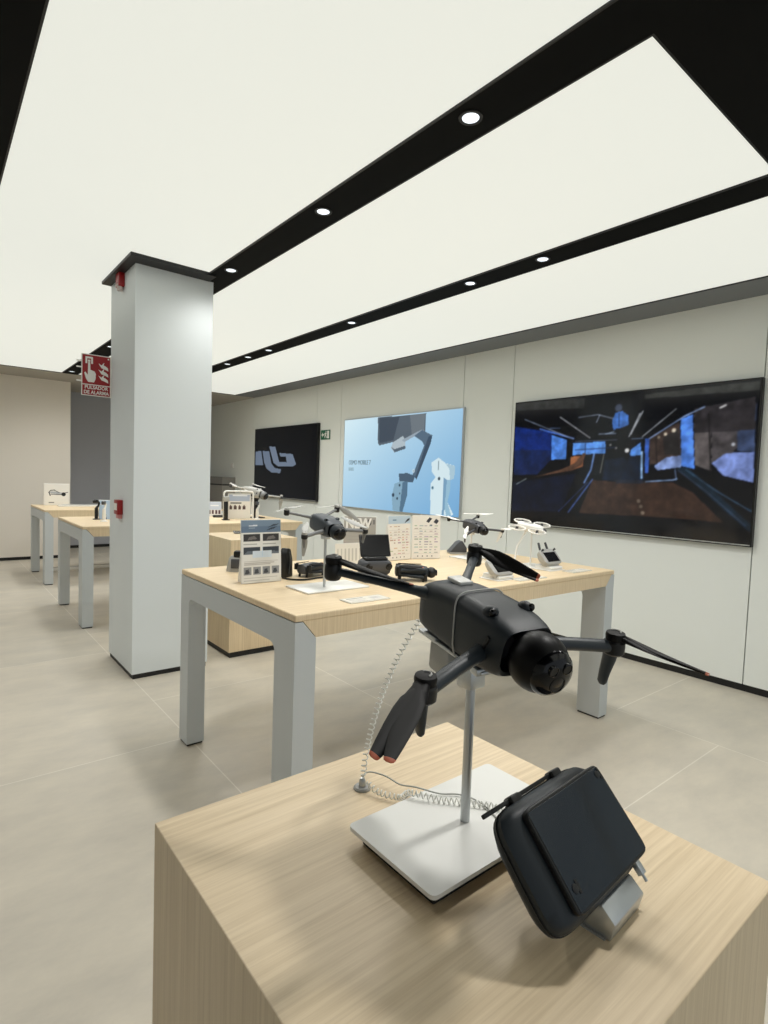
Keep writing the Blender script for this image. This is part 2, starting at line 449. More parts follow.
TIP = mat('orange_tip', (190, 98, 68), 0.5)
GLASS = mat('black_glass', (5, 6, 8), 0.16, spec=0.35)
BALLM = mat('gimbal_black', (7, 7, 8), 0.42, spec=0.18)
SCREEN = mat('tablet_glass', (11, 26, 39), 0.24, spec=0.5)
OFFSCR = mat('off_screen', (12, 13, 15), 0.18, spec=0.5)
ALU = mat('silver_aluminium', (190, 194, 196), 0.32, metal=0.75)
ALUW = mat('white_plate', (231, 231, 226), 0.35, spec=0.4)
WHITE = mat('white_plastic', (236, 235, 230), 0.4)
CORD = mat('grey_cord', (184, 184, 180), 0.45)
COIL = mat('coil_clear', (236, 236, 230), 0.3)
LGREY = mat('light_grey_plastic', (170, 170, 166), 0.45)
MGREY = mat('mid_grey_plastic', (112, 114, 114), 0.45)
DGREY = mat('graphite', (68, 70, 74), 0.45)
LED = mat('downlight_lens', (240, 244, 250), 0.3, emit=(225, 236, 246), estr=1.1)
PANEL = mat('lit_membrane', (150, 150, 146), 0.7, emit=(232, 234, 225), estr=0.86, spec=0.1)
RED = mat('sign_red', (150, 20, 27), 0.45)
REDB = mat('alarm_red', (150, 18, 22), 0.35)
GREEN = mat('sign_green', (0, 96, 66), 0.45)
PRINT = picture_mat('printed_card', 0.0, 0.35, 0.4)
SHOW = picture_mat('lit_display', 0.8, 0.12, 0.45)
SHOWP = picture_mat('lit_poster', 0.95, 0.35, 0.3)
CLEAR = mat('clear_acrylic', (235, 240, 240), 0.08, trans=0.85)

# ------------------------------------------------------------------ the room
ZC = 2.85
YB = 10.36      # light back wall
m = MB(); m.box((-2.6, -3.2, -0.1), (4.9, 12.0, 0.0))
fl = struct(m.build('floor', FLOOR, smooth=False)); 
fl.data.transform(T((-1.105, -1.197, 0))); fl.location = (1.105, 1.197, 0)
# wall on the right, made of tall panels with dark joints
seams = [-3.2, 1.446, 3.655, 4.335, 6.70, 7.345, 9.455, 11.7]
m = MB(); m.box((4.634, -3.2, 0), (4.9, 11.8, 3.1), mi=1)
for a, b in zip(seams[:-1], seams[1:]):
    m.box((4.61, a + 0.004, 0.055), (4.64, b - 0.004, 3.0), mi=0)
struct(m.build('wall_right', [WALLR, GAP], smooth=False))
m = MB(); m.box((4.625, -3.2, 0), (4.64, 11.7, 0.055)); struct(m.build('baseboard_right', KICK, smooth=False))
m = MB(); m.box((-2.6, YB, 0.05), (1.82, 11.7, 3.0)); struct(m.build('wall_back', WALLB, smooth=False))
m = MB(); m.box((-2.6, YB + 0.012, 0), (1.808, 11.7, 0.05)); struct(m.build('baseboard_back', KICK, smooth=False))
m = MB(); m.box((1.7, 11.6, 0), (4.7, 11.8, 3.0)); struct(m.build('wall_recess', WALLD, smooth=False))
m = MB(); m.box((1.82, 11.585, 0), (4.62, 11.6, 0.05)); struct(m.build('baseboard_recess', KICK, smooth=False))
m = MB(); m.box((-2.8, -3.2, 0), (-2.6, 12.0, 3.0)); struct(m.build('wall_left', WHITE, smooth=False))

# ceiling: black field with three big glowing membranes
X1, X2, X3, X4, X5, X6 = 0.29, 1.555, 1.748, 2.903, 3.085, 4.245
Y0, Y1 = 0.913, 9.48
m = MB()
m.box((-2.6, -3.2, ZC), (X1, 11.8, ZC + 0.15))
m.box((X2, -3.2, ZC), (X3, Y1, ZC + 0.15)); m.box((X4, -3.2, ZC), (X5, Y1, ZC + 0.15))
m.box((X1, -0.4, ZC), (X2, Y0, ZC + 0.15)); m.box((X3, -0.4, ZC), (X4, Y0, ZC + 0.15)); m.box((X5, -0.4, ZC), (X6, Y0, ZC + 0.15))
m.box((X6, -3.2, ZC), (4.65, Y0 + 0.2, ZC + 0.15))
struct(m.build('ceiling', BLACKC, smooth=False))
m = MB(); m.box((X6, Y0 + 0.2, ZC), (4.65, Y1, ZC + 0.15)); struct(m.build('ceiling', GREYC, smooth=False))
m = MB(); m.box((X1, Y1, ZC), (4.65, 11.8, ZC + 0.15)); struct(m.build('ceiling', mat('pale_ceiling', (176, 172, 164), 0.7, spec=0.2), smooth=False))
def light_panel(x0, x1, y0, y1, label):
    t = thing('luminous_ceiling_panel', label, 'ceiling light', ((x0 + x1) / 2, (y0 + y1) / 2, ZC + 0.03), group='luminous ceiling panels')
    hx, hy = (x1 - x0) / 2, (y1 - y0) / 2; f = 0.008
    m = MB(); m.box((-hx + f, -hy + f, -0.022), (hx - f, hy - f, 0.05)); m.build('diffuser', PANEL, t, smooth=False)
    m = MB()
    for lo, hi in (((-hx, -hy), (-hx + f, hy)), ((hx - f, -hy), (hx, hy)), ((-hx + f, -hy), (hx - f, -hy + f)), ((-hx + f, hy - f), (hx - f, hy))):
        m.box((lo[0], lo[1], -0.0305), (hi[0], hi[1], 0.05))
    m.build('frame', KICK, t, smooth=False)
light_panel(X1, X2, Y0, Y1, 'widest-looking glowing ceiling panel, above the pillar and the left side of the room')
light_panel(X3, X4, Y0, Y1, 'glowing ceiling panel in the middle, between the two black strips')
light_panel(X5, X6, Y0, Y1, 'glowing ceiling panel nearest the wall with the screens')
# unseen glowing panels added behind the camera to give the room more light
light_panel(X1, X2, -3.1, -0.4, 'added glowing ceiling panel, unseen behind the camera, left'); light_panel(X3, X4, -3.1, -0.4, 'added glowing ceiling panel, unseen behind the camera, middle'); light_panel(X5, X6, -3.1, -0.4, 'added glowing ceiling panel, unseen behind the camera, right')

def downlight(x, y, label, power):
    t = thing('downlight', label, 'downlight', (x, y, ZC), group='hidden added downlights' if 'hidden' in label else 'recessed downlights')
    m = MB(); m.lathe([(0.034, 0.004), (0.034, -0.004), (0.046, -0.004), (0.046, 0.004)]); m.build('trim_ring', KICK, t)
    m = MB(); m.lathe([(0.0, -0.003), (0.033, -0.003), (0.033, 0.004), (0, 0.004)]); m.build('lens', LED, t)
    l = bpy.data.lights.new('downlight_beam', 'SPOT'); l.energy = power; l.spot_size = math.radians(160); l.spot_blend = 1.0
    l.shadow_soft_size = 0.10; l.color = (1.0, 0.985, 0.95)
    lo = bpy.data.objects.new('downlight_beam', l); COL.objects.link(lo); lo.location = (x, y, ZC - 0.03)
SP = 44
for y, lb in ((1.56, 'largest downlight in the black ceiling strip right of the pillar'), (2.595, 'middle downlight in the black strip right of the pillar'), (3.753, 'downlight in the black strip closest to the pillar top')):
    downlight(1.632, y, lb, SP * (0.4 if y > 3.5 else 1))
for y, lb in ((2.178, 'right-hand downlight of the nearest pair in the strip nearest the screens'), (2.778, 'left-hand downlight of the nearest pair in the strip nearest the screens'),
              (5.78, 'nearest of the three far small downlights beside the pillar'), (6.30, 'middle one of the three far small downlights beside the pillar'), (6.893, 'farthest small downlight, close to the pillar edge')):
    downlight(2.972, y, lb, SP)

for x, y in ((1.632, 0.45), (1.632, 5.6), (1.632, 7.0), (1.632, 8.4), (2.972, 0.45), (2.972, 4.2), (2.972, 8.4), (-0.35, 2.2), (-0.35, 3.4), (-0.35, 4.8), (-0.35, 6.4), (-0.35, 8.0), (-0.35, 9.2), (1.632, 9.2)):  # extra lamps added out of view to brighten tops, walls and pillar
    downlight(x, y, 'small round added downlight in the black ceiling, out of view or hidden', SP * (2.1 if x == 1.632 and y < 1 else 1))

# pillar with black plinth and a black collar where it meets the glowing ceiling
m = MB(); m.box((1.095, 4.057, 0.035), (1.632, 4.690, 2.84)); pil = struct(m.build('trim_1', COLUMN, smooth=False))
pil['label'] = 'square pale grey pillar'
m = MB(); m.box((1.103, 4.065, 0), (1.624, 4.682, 0.035)); struct(m.build('trim_2', KICK, smooth=False))
m = MB(); m.box((1.030, 3.925, 2.838), (1.60, 4.70, 2.86)); struct(m.build('trim_3', KICK, smooth=False))

# ------------------------------------------------------------------ furniture
def wood_block(x0, x1, y0, y1, z, label):
    t = thing('display_plinth', label, 'display counter', ((x0 + x1) / 2, (y0 + y1) / 2, 0))
    hx, hy = (x1 - x0) / 2, (y1 - y0) / 2
    m = MB(); m.box((-hx, -hy, 0.045), (hx, hy, z), bevel=0.0015); m.build('body', WOOD, t, smooth=False)
    m = MB(); m.box((-hx + 0.012, -hy + 0.012, 0), (hx - 0.012, hy - 0.012, 0.046)); m.build('kick_base', KICK, t, smooth=False)
    return t
wood_block(0.253, 0.858, 0.215, 0.814, 0.94, 'light oak square counter in the foreground carrying the big black drone')
wood_block(1.838, 2.430, 4.13, 4.72, 0.94, 'light oak square counter behind the grey-legged table, right of the pillar')

def table(x0, x1, y0, y1, z, label):
    t = thing('display_table', label, 'table', (x0, y0, 0), group='display tables')
    L, W = x1 - x0, y1 - y0
    # oak top with deep aprons whose ends are cut at 45 degrees round the metal ends
    m = MB()
    m.box((0, 0, z - 0.028), (L, W, z), bevel=0.006)
    for yy in (0, W - 0.022):
        m.prism([(0.035, yy, z - 0.027), (L - 0.035, yy, z - 0.027), (L - 0.093, yy, z - 0.095), (0.093, yy, z - 0.095)], (0, 0.022, 0))
    m.box((0.095, 0.02, z - 0.06), (L - 0.095, W - 0.02, z - 0.027))
    m.build('tabletop', WOOD, t, smooth=False)
    for side in (0, 1):
        # inverted U of grey metal: two legs, a rail, rounded inner corners
        d1, d2, zr = 0.155, 0.112, z - 0.14
        x = 0.0 if side == 0 else L - 0.093
        pts = [(0, 0), (d1, 0)]
        for k in range(7):
            a = PI - k * PI / 12
            pts.append((d1 + 0.04 + 0.04 * math.cos(a), zr - 0.04 + 0.04 * math.sin(a)))
        for k in range(7):
            a = PI / 2 - k * PI / 12
            pts.append((W - d2 - 0.04 + 0.04 * math.cos(a), zr - 0.04 + 0.04 * math.sin(a)))
        pts += [(W - d2, 0), (W, 0), (W, z - 0.030), (0, z - 0.030)]
        t_ = MB()
        poly = [(x, p[0], p[1] + 0.012 if p[1] == 0 else p[1]) for p in pts]
        t_.prism(poly, (0.093, 0, 0))
        # notch the outer top corner for the slanted apron end
        bm = t_.bm
        s = 1 if side == 0 else -1
        cx = 0.033 if side == 0 else L - 0.033
        bmesh.ops.bisect_plane(bm, geom=list(bm.verts) + list(bm.edges) + list(bm.faces), plane_co=(cx, 0, z - 0.029), plane_no=(s * 0.068, 0, 0.058), clear_outer=True)
        bmesh.ops.holes_fill(bm, edges=[e for e in bm.edges if e.is_boundary], sides=0)
        t_.build('end_frame', GREY, t, smooth=False)
        for a, b in ((0.006, d1 - 0.006), (W - d2 + 0.006, W - 0.006)):
            m = MB(); m.box((x + 0.006, a, 0), (x + 0.087, b, 0.012)); m.build('foot_pad', KICK, t, smooth=False)
    return t
table(1.057, 3.345, 1.795, 2.996, 0.937, 'long oak-topped table with grey legs nearest the camera, covered in drones')
table(1.085, 3.375, 5.62, 6.83, 0.937, 'oak-topped table with grey legs partly hidden behind the pillar')
table(1.125, 3.415, 7.98, 9.19, 0.937, 'farthest oak-topped table, carrying the white boxed drone by the back wall')

# low grey cabinet unit in the far right corner, wall switch
t = thing('wall_cabinet', 'low grey cabinet against the far end of the screen wall', 'cabinet', (4.48, 10.85, 0))
m = MB(); m.box((-0.13, -0.64, 0), (0.128, 0.64, 1.24)); m.build('body', mat('cabinet_grey', (150, 146, 138), 0.5), t, smooth=False)
m = MB(); m.box((-0.12, -0.63, 1.24), (0.128, 0.63, 1.265)); m.build('shadow_gap', KICK, t, smooth=False)
m = MB(); m.box((-0.13, -0.64, 1.265), (0.128, 0.64, 1.40)); m.build('upper_panel', mat('cabinet_grey_top', (132, 129, 124), 0.5), t, smooth=False)
m = MB(); m.sphere((-0.135, 0.0, 1.31), 0.035, (0.4, 1, 1)); m.build('knob', WHITE, t)
t = thing('wall_switch', 'small white wall switch left of the black screen with the logo', 'switch', (4.609, 10.36, 1.63))
m = MB(); m.box((-0.012, -0.055, -0.05), (0.001, 0.055, 0.05), bevel=0.004); m.build('plate', WHITE, t)
m = MB(); m.box((-0.017, -0.03, -0.03), (-0.011, 0.03, 0.03), bevel=0.003); m.build('rocker', WHITE, t)

# ------------------------------------------------------------------ screens on the right wall
def screen(name, label, cat, ya, yb, z0, z1, img, m_pic, bezel, depth, strip=False):
    t = thing(name, label, cat, (4.609, (ya + yb) / 2, z0), rotz=-PI / 2)
    w, h = ya - yb, z1 - z0
    m = MB(); m.box((-w / 2, -depth, 0), (w / 2, 0.0, h), bevel=0.003); m.build('housing', BLACK if strip else ALU, t, smooth=False)
    picture('display', img, w - 2 * bezel, h - 2 * bezel, m_pic, t, T((0, -depth - 0.0015, bezel)))
    if strip:
        m = MB(); m.box((-w / 2 + 0.2, -depth - 0.004, 0.008), (w / 2 - 0.01, -depth + 0.002, 0.017)); m.build('lower_trim', ALU, t, smooth=False)
    return t
nz = np.random.RandomState(3)
def soft_noise(nx, ny, k, amp):
    g = nz.rand(k + 2, int(k * nx / ny) + 2)
    yy = np.linspace(0, k, ny); xx = np.linspace(0, g.shape[1] - 1.001, nx)
    yi = yy.astype(int); xi = xx.astype(int); fy = (yy - yi)[:, None]; fx = (xx - xi)[None]
    a = g[yi][:, xi]; b = g[yi][:, xi + 1]; c = g[yi + 1][:, xi]; d = g[yi + 1][:, xi + 1]
    return 1 + amp * ((a * (1 - fx) + b * fx) * (1 - fy) + (c * (1 - fx) + d * fx) * fy - 0.5)
ASP = 2.166 / 1.215
img = raster(360, 202, [(s[0], s[1], s[2], s[3] * (0.9 if s[0] == 'c' else 0.42)) if len(s) > 3 else s for s in SKATE], (7, 9, 14), ASP)
img = img * soft_noise(360, 202, 26, 0.5)[..., None] * soft_noise(360, 202, 70, 0.25)[..., None]
for _ in range(2):
    p_ = np.pad(img, ((1, 1), (1, 1), (0, 0)), 'edge')
    img = (p_[1:-1, 1:-1] * 2 + p_[:-2, 1:-1] + p_[2:, 1:-1] + p_[1:-1, :-2] + p_[1:-1, 2:]) / 6
screen('television', 'largest screen, showing an indoor skate park in blue light, on the right wall', 'television', 3.584, 1.439, 1.060, 2.266, img, SHOW, 0.012, 0.045, True)
def sky(u, v):
    a = np.clip(0.55 * u + 0.45 * (1 - v), 0, 1)[..., None]
    return (1 - a) * np.array((216, 240, 248)) + a * np.array((116, 171, 216))
img = raster(250, 139, [(s[0], s[1], s[2], s[3] * 0.62) if len(s) > 3 else s for s in POSTER], sky, 2.305 / 1.245)
ps = screen('lightbox_poster', 'bright pale blue lightbox poster of a phone gimbal, between the two black screens', 'poster', 6.571, 4.290, 1.049, 2.281, img, SHOWP, 0.014, 0.03)
INK = mat('poster_ink', (70, 96, 112), 0.5)
text_mesh('lettering', 'OSMO MOBILE 7', 0.085, INK, ps, T((-1.00, -0.0335, 0.60)) @ RX(90), 0.0008, sx=0.80)
text_mesh('lettering', 'SERIES', 0.062, mat('poster_ink_pale', (128, 160, 176), 0.5), ps, T((-1.00, -0.0335, 0.515)) @ RX(90), 0.0008, sx=0.72)
img = raster(230, 132, LOGO, (6, 8, 12), 2.11 / 1.205)
screen('television', 'dark screen with a cropped grey logo, farthest along the right wall', 'television', 9.325, 7.238, 1.085, 2.274, img, SHOW, 0.012, 0.045, True)

# exit sign
t = thing('exit_sign', 'small green and white emergency exit sign beside the dark logo screen', 'sign', (4.609, 7.085, 2.02), rotz=-PI / 2)
m = MB(); m.box((-0.12, -0.012, 0), (0.12, 0, 0.14), bevel=0.002); m.build('board', GREEN, t, smooth=False)
m = MB()
m.box((0.055, -0.014, 0.015), (0.105, -0.011, 0.125)); m.prism([(-0.10, -0.014, 0.07), (-0.065, -0.014, 0.105), (-0.065, -0.014, 0.082), (-0.035, -0.014, 0.082), (-0.035, -0.014, 0.058), (-0.065, -0.014, 0.058), (-0.065, -0.014, 0.035)], (0, 0.003, 0))
m.sphere((0.02, -0.012, 0.112), 0.012, (1, 0.2, 1)); m.tube([(0.018, -0.0125, 0.098), (0.012, -0.0125, 0.065), (-0.008, -0.0125, 0.045), (-0.004, -0.0125, 0.02)], [0.011, 0.010, 0.006, 0.005], 8)
m.tube([(0.012, -0.0125, 0.065), (0.03, -0.0125, 0.045), (0.04, -0.0125, 0.022)], 0.006, 8); m.tube([(0.018, -0.0125, 0.095), (-0.01, -0.0125, 0.09), (-0.02, -0.0125, 0.075)], 0.005, 8); m.tube([(0.018, -0.0125, 0.095), (0.035, -0.0125, 0.08), (0.044, -0.0125, 0.085)], 0.005, 8)
m.build('pictogram', WHITE, t)

# fire alarm sign standing out from the pillar, red call point and red sounder
t = thing('fire_alarm_sign', 'red and white fire alarm sign projecting from the left of the pillar', 'sign', (0.995, 4.672, 2.0))
m = MB(); m.box((-0.104, 0, 0), (0.104, 0.006, 0.305), bevel=0.001); m.box((0.096, -0.004, 0.0), (0.1035, 0.018, 0.305)); m.build('board', WHITE, t, smooth=False)
m = MB(); m.box((-0.098, -0.0015, 0.085), (0.090, 0.001, 0.298)); m.box((-0.098, -0.0015, 0.006), (0.090, 0.001, 0.078)); m.build('red_fields', RED, t, smooth=False)
m = MB(); q = -0.003
m.prism([(-0.078, q, 0.235), (-0.078, q, 0.285), (-0.028, q, 0.285), (-0.028, q, 0.235), (-0.04, q, 0.235), (-0.04, q, 0.272), (-0.066, q, 0.272), (-0.066, q, 0.235)], (0, 0.002, 0))
m.sphere((-0.053, -0.002, 0.255), 0.009, (1, 0.2, 1))
m.prism([(-0.060, q, 0.245), (-0.046, q, 0.245), (-0.045, q, 0.190), (-0.018, q, 0.182), (-0.008, q, 0.165), (-0.010, q, 0.125), (-0.020, q, 0.100), (-0.060, q, 0.100), (-0.075, q, 0.125), (-0.086, q, 0.165), (-0.078, q, 0.172), (-0.062, q, 0.150)], (0, 0.002, 0))
for k in range(3):
    z = 0.105 + 0.045 * k
    m.prism([(0.010, q, z + 0.050), (0.030, q, z + 0.018), (0.055, q, z + 0.010), (0.078, q, z), (0.075, q, z + 0.022), (0.060, q, z + 0.034), (0.045, q, z + 0.040), (0.050, q, z + 0.062), (0.030, q, z + 0.038)], (0, 0.002, 0))
m.sphere((0.078, -0.002, 0.284), 0.006, (1, 0.2, 1))
m.build('pictogram', WHITE, t, smooth=False)
text_mesh('lettering', 'PULSADOR\nDE ALARMA', 0.036, WHITE, t, T((-0.004, -0.003, 0.050)) @ RX(90), 0.0005, 'CENTER', 0.0008, sx=0.88)
for z in (0.10, 0.20, 0.245):
    m = MB(); m.box((-0.135, 0.004, z), (-0.10, 0.012, z + 0.01)); m.build('clip', WHITE, t, smooth=False)

t = thing('fire_call_point', 'red fire alarm call point at waist height on the pillar', 'fire alarm', (1.0945, 4.37, 1.135))
m = MB(); m.box((-0.036, -0.052, 0), (0.001, 0.052, 0.105), bevel=0.004); m.build('housing', REDB, t)
m = MB(); m.box((-0.039, -0.035, 0.03), (-0.035, 0.035, 0.08), bevel=0.001); m.build('break_glass', WHITE, t)
m = MB(); m.box((-0.025, -0.04, -0.03), (0.0, 0.04, 0.001), bevel=0.004); m.build('label_tab', mat('pink_tab', (206, 140, 138), 0.5), t)
t = thing('fire_alarm_sounder', 'small red alarm sounder high on the pillar under the ceiling', 'fire alarm', (1.0945, 4.36, 2.745))
m = MB(); m.box((-0.04, -0.045, 0), (0.001, 0.045, 0.10), bevel=0.006); m.build('housing', REDB, t)
m = MB(); m.lathe([(0, 0), (0.018, 0.0), (0.022, 0.03), (0.03, 0.04)], 16, 0, T((-0.024, -0.01, -0.028))); m.build('horn', mat('sounder_pale', (205, 190, 186), 0.4), t)
# ------------------------------------------------------------------ drones (local frame: x forward, y left, z up, metres)
def sring(x, y0, z0, hy, hz, n=28, e=3.2):
    r = []
    for k in range(n):
        a = 2 * PI * k / n; c, s_ = math.cos(a), math.sin(a)
        r.append((x, y0 + hy * math.copysign(abs(c) ** (2 / e), c), z0 + hz * math.copysign(abs(s_) ** (2 / e), s_)))
    return r
def blade(hub, tip, nrm, chord, mats, parent, name='blade'):
    """one folding blade: slim root, wide middle, narrow coloured tip"""
    hub, tip = Vector(hub), Vector(tip); d = tip - hub; L = d.length; d.normalize()
    n = Vector(nrm); n = (n - d * n.dot(d)).normalized(); c = n.cross(d)
    st = [(0, 0.30, 0.9), (0.06, 0.42, 1.0), (0.16, 0.72, 0.8), (0.30, 1.0, 0.62), (0.45, 0.98, 0.5), (0.65, 0.80, 0.42), (0.85, 0.56, 0.34), (0.955, 0.42, 0.30), (0.96, 0.42, 0.30), (0.99, 0.34, 0.24), (1.0, 0.18, 0.12)]
    rings = []
    for s_, w, t in st:
        p = hub + d * (L * s_) + n * (-0.012 * L * math.sin(s_ * PI)); hw = chord * 0.5 * w; th = 0.0036 * t
        tw = 0.30 * (1 - s_); cc = c * math.cos(tw) + n * math.sin(tw); nn = n * math.cos(tw) - c * math.sin(tw)
        ring = []
        for k in range(12):
            a = 2 * PI * k / 12
            ring.append(p + cc * hw * math.cos(a) + nn * (th * math.sin(a) + 0.06 * hw * (1 - math.cos(a) ** 2)))
        rings.append(ring)
    m = MB(); m.loft(rings[:9], 0); m.loft(rings[8:], 1)
    return m.build(name, mats, parent, angle=50)

def drone(name, label, loc, R, cfg, group=None):
    s = cfg.get('scale', 1.0)
    cb, ca, cl = cfg['body'], cfg['arm'], cfg['blade']
    t = thing(name, label, 'drone', loc, R=R, group=group)
    S = Matrix.Scale(s, 4)
    # fuselage
    sec = [(-0.118, 0.020, 0.012, -0.024), (-0.115, 0.028, 0.021, -0.033), (-0.107, 0.0345, 0.030, -0.0395), (-0.090, 0.038, 0.0375, -0.0415), (-0.05, 0.041, 0.0425, -0.0425),
           (0.0, 0.0435, 0.0445, -0.0435), (0.040, 0.0445, 0.0430, -0.0425), (0.066, 0.0428, 0.0378, -0.0400), (0.082, 0.0410, 0.0325, -0.0375), (0.090, 0.0392, 0.0285, -0.034)]
    m = MB()
    rings = [sring(x, 0, (a + b) / 2, hy, (a - b) / 2, 40, 4.6) for x, hy, a, b in sec]
    rings += [sring(0.088, 0, -0.002, 0.0364, 0.0275, 40, 4.2), sring(0.052, 0, -0.002, 0.033, 0.025, 40, 3.0)]
    for r_ in rings:
        if r_[0][0] > 0.06:
            for i_, q_ in enumerate(r_):
                r_[i_] = (q_[0] + 0.14 * (q_[2] + 0.002) * min(1, (q_[0] - 0.04) / 0.05), q_[1], q_[2])
    m.loft(rings, 0, S)
    body = m.build('body', [cb, BLACK], t, angle=40)
    for p in body.data.polygons:
        if p.center.x > 0.05 * s and abs(p.normal.x) < 0.999 and (abs(p.center.y / (0.0372 * s)) ** 4 + abs((p.center.z + 0.002 * s) / (0.0282 * s)) ** 4) < 1.0:
            p.material_index = 1
    # battery lid line and side vents
    for sy in (-1, 1):
        m = MB(); m.box((0.058, sy * 0.0425 - 0.002, -0.004), (0.064, sy * 0.0425 + 0.0025, 0.016), 0.001, 0, S @ T((0.061, 0, 0)) @ RY(25) @ T((-0.061, 0, 0)))
        m.build('vent', BLACK, body)
    for sy in (-1, 1):
        m = MB(); m.sphere((0.050, sy * 0.0285, 0.0395), 0.0105, (1.0, 0.95, 0.8), 18, 12, 0, S); v = m.build('vision_sensor', cb, t)
        m = MB(); m.sphere((0.0575, sy * 0.032, 0.0415), 0.0056, (0.8, 1, 1), 14, 10, 0, S); m.build('lens', GLASS, v)
    for sy in (-1, 1):
        m = MB(); m.sphere((-0.02, sy * 0.025, -0.043), 0.009, (1.2, 1, 0.5), 14, 8, 0, S); m.build('downward_sensor', BLACK, t)
    # round gimbal head
    m = MB()
    g = S @ T((0.1125, 0, -0.0055)) @ RZ(-4) @ RY(8)
    m.sphere((0, 0, 0), 0.0375, (1, 1, 1), 32, 20, 0, g)
    m.tube([(-0.002, 0.041, 0), (-0.03, 0.040, 0.004), (-0.045, 0.02, 0.006), (-0.05, 0, 0.008)], [0.007, 0.007, 0.006, 0.006], 10, 0, g)
    gim = m.build('gimbal_camera', cfg.get('ball', BLACK), t)
    m = MB(); m.lathe([(0.0, 0.0392), (0.016, 0.0376), (0.024, 0.0336), (0.0290, 0.0280), (0.0300, 0.024)], 32, 0, g @ RY(90)); m.build('front_glass', GLASS, gim)
    for (yy, zz, r) in ((0.0, -0.007, 0.0115), (0.010, 0.012, 0.007), (-0.010, 0.012, 0.007)):
        m = MB(); m.lathe([(r, 0.0335), (r, 0.0386), (r * 0.86, 0.0390), (r * 0.8, 0.0382), (0, 0.0380)], 20, 0, g @ T((0, yy, zz)) @ RY(90)); m.build('lens', GLASS, gim)
    # arms, motors, landing legs, propellers
    A = cfg['arms']
    for nm in ('FR', 'FL', 'RR', 'RL'):
        mx, my, mz = A[nm]; sy = -1 if my < 0 else 1
        front = nm[0] == 'F'
        root = (0.052, sy * 0.040, -0.012) if front else (-0.090, sy * 0.030, 0.018)
        mot = Vector((mx, my, mz)); rt = Vector(root)
        up = Vector((0, 0, 1))
        mid = rt.lerp(mot, 0.5) + Vector((0, 0, 0.001 if front else 0.0))
        m = MB()
        m.tube([rt, rt.lerp(mot, 0.12), mid, rt.lerp(mot, 0.9), mot + Vector((0, 0, -0.004))], [0.0120, 0.0112, 0.0106, 0.0104, 0.0115] if front else [0.0130, 0.0090, 0.0074, 0.0078, 0.0100], 16, 0, S, flat=0.85)
        arm = m.build('arm', ca, t)
        m = MB()
        c = T(mot); r = 0.0148 if front else 0.0138
        k = 0.72 if front else 0.9
        m.lathe([(0.0, -0.016 * k), (r * 0.8, -0.016 * k), (r * 0.98, -0.012 * k), (r, 0.0), (r * 0.97, 0.010 * k), (r * 0.8, 0.0135 * k), (0.0, 0.0145 * k)], 24, 0, S @ c)
        m.build('motor', cfg.get('motor', BLACK), arm)
        if front or cfg.get('rear_legs'):
            m = MB()
            q = mot + Vector((-0.004, sy * 0.000, -0.008))
            m.loft([[p + Vector((0, 0, 0)) for p in [Vector(v) for v in sring(0, 0, 0, w, h_, 14, 2.5)]] for w, h_ in ()] or
                   [[(q.x + dx + rx * math.cos(2 * PI * k / 14), q.y + dy + ry * math.sin(2 * PI * k / 14), q.z + dz) for k in range(14)] for dx, dy, dz, rx, ry in
                    ((0.0, 0, 0.004, 0.012, 0.010), (-0.001, 0, -0.012, 0.0105, 0.0075), (-0.003, -sy * 0.003, -0.034, 0.0085, 0.0055), (-0.004, -sy * 0.004, -0.048, 0.0075, 0.0048), (-0.004, -sy * 0.004, -0.052, 0.0045, 0.003))], 0, S)
            m.build('landing_leg', ca, arm)
        P = cfg['props'][nm]
        hub = mot + Vector((0, 0, 0.0145 * (0.72 if front else 0.9) + 0.005))
        m = MB(); m.lathe([(0, -0.006), (0.0125, -0.006), (0.0135, 0.0), (0.0125, 0.0045), (0.007, 0.006), (0.0, 0.0062)], 22, 0, S @ T(hub))
        pr = m.build('propeller', cl, t)
        m = MB(); m.tube([(0.0065 * math.cos(a), 0.0065 * math.sin(a), 0.0063) for a in [k * PI / 7 for k in range(8)]], 0.0011, 6, 0, S @ T(hub)); m.build('hub_mark', LGREY, pr)
        for tip, nrm, *ch in P:
            tip = Vector(tip); d = (tip - hub).normalized()
            side = Vector((0, 0, 1)).cross(d)
            if side.length > 1e-3: side.normalize()
            sg = 1 if tip == Vector(P[0][0]) else -1
            bl = blade(hub + d * 0.006 + side * 0.0045 * sg, tip, nrm, ch[0] if ch else cfg.get('chord', 0.029), [cl, cfg.get('tip', TIP)], pr)
            bl.data.transform(S)
    return t

R1 = ((-0.178, 0.983, -0.053), (-0.976, -0.183, -0.117), (-0.125, 0.031, 0.992))
R1m = Matrix(R1).normalized(); 
D1 = Vector((0.599, 0.511, 1.254))
VIEW = (0.58, -0.49, 0.29)      # side of the blades that is turned towards the camera
RRT = (-0.100, -0.054, 0.031); RRT2 = (-0.108, -0.048, 0.028)
hero = dict(body=DARK, arm=DARK2, blade=BLADE, ball=BALLM,
    arms=dict(FR=(0.092, -0.150, -0.026), FL=(0.092, 0.163, -0.018), RR=(-0.204, -0.139, 0.030), RL=(-0.204, 0.139, 0.032)),
    props=dict(FR=[((0.170, -0.256, -0.033), VIEW), ((0.184, -0.247, -0.031), VIEW)],
               FL=[((0.203, 0.206, -0.016), (-0.2, 0.3, 1), 0.017), ((0.200, 0.210, -0.020), (-0.2, 0.3, 1), 0.017)],
               RR=[(RRT, (-0.1, 0.2, 1), 0.018), (RRT2, (-0.1, 0.2, 1), 0.018)],
               RL=[((-0.100, 0.201, 0.021), VIEW, 0.023), ((-0.106, 0.205, 0.012), (0.3, -0.3, 1), 0.022)]))
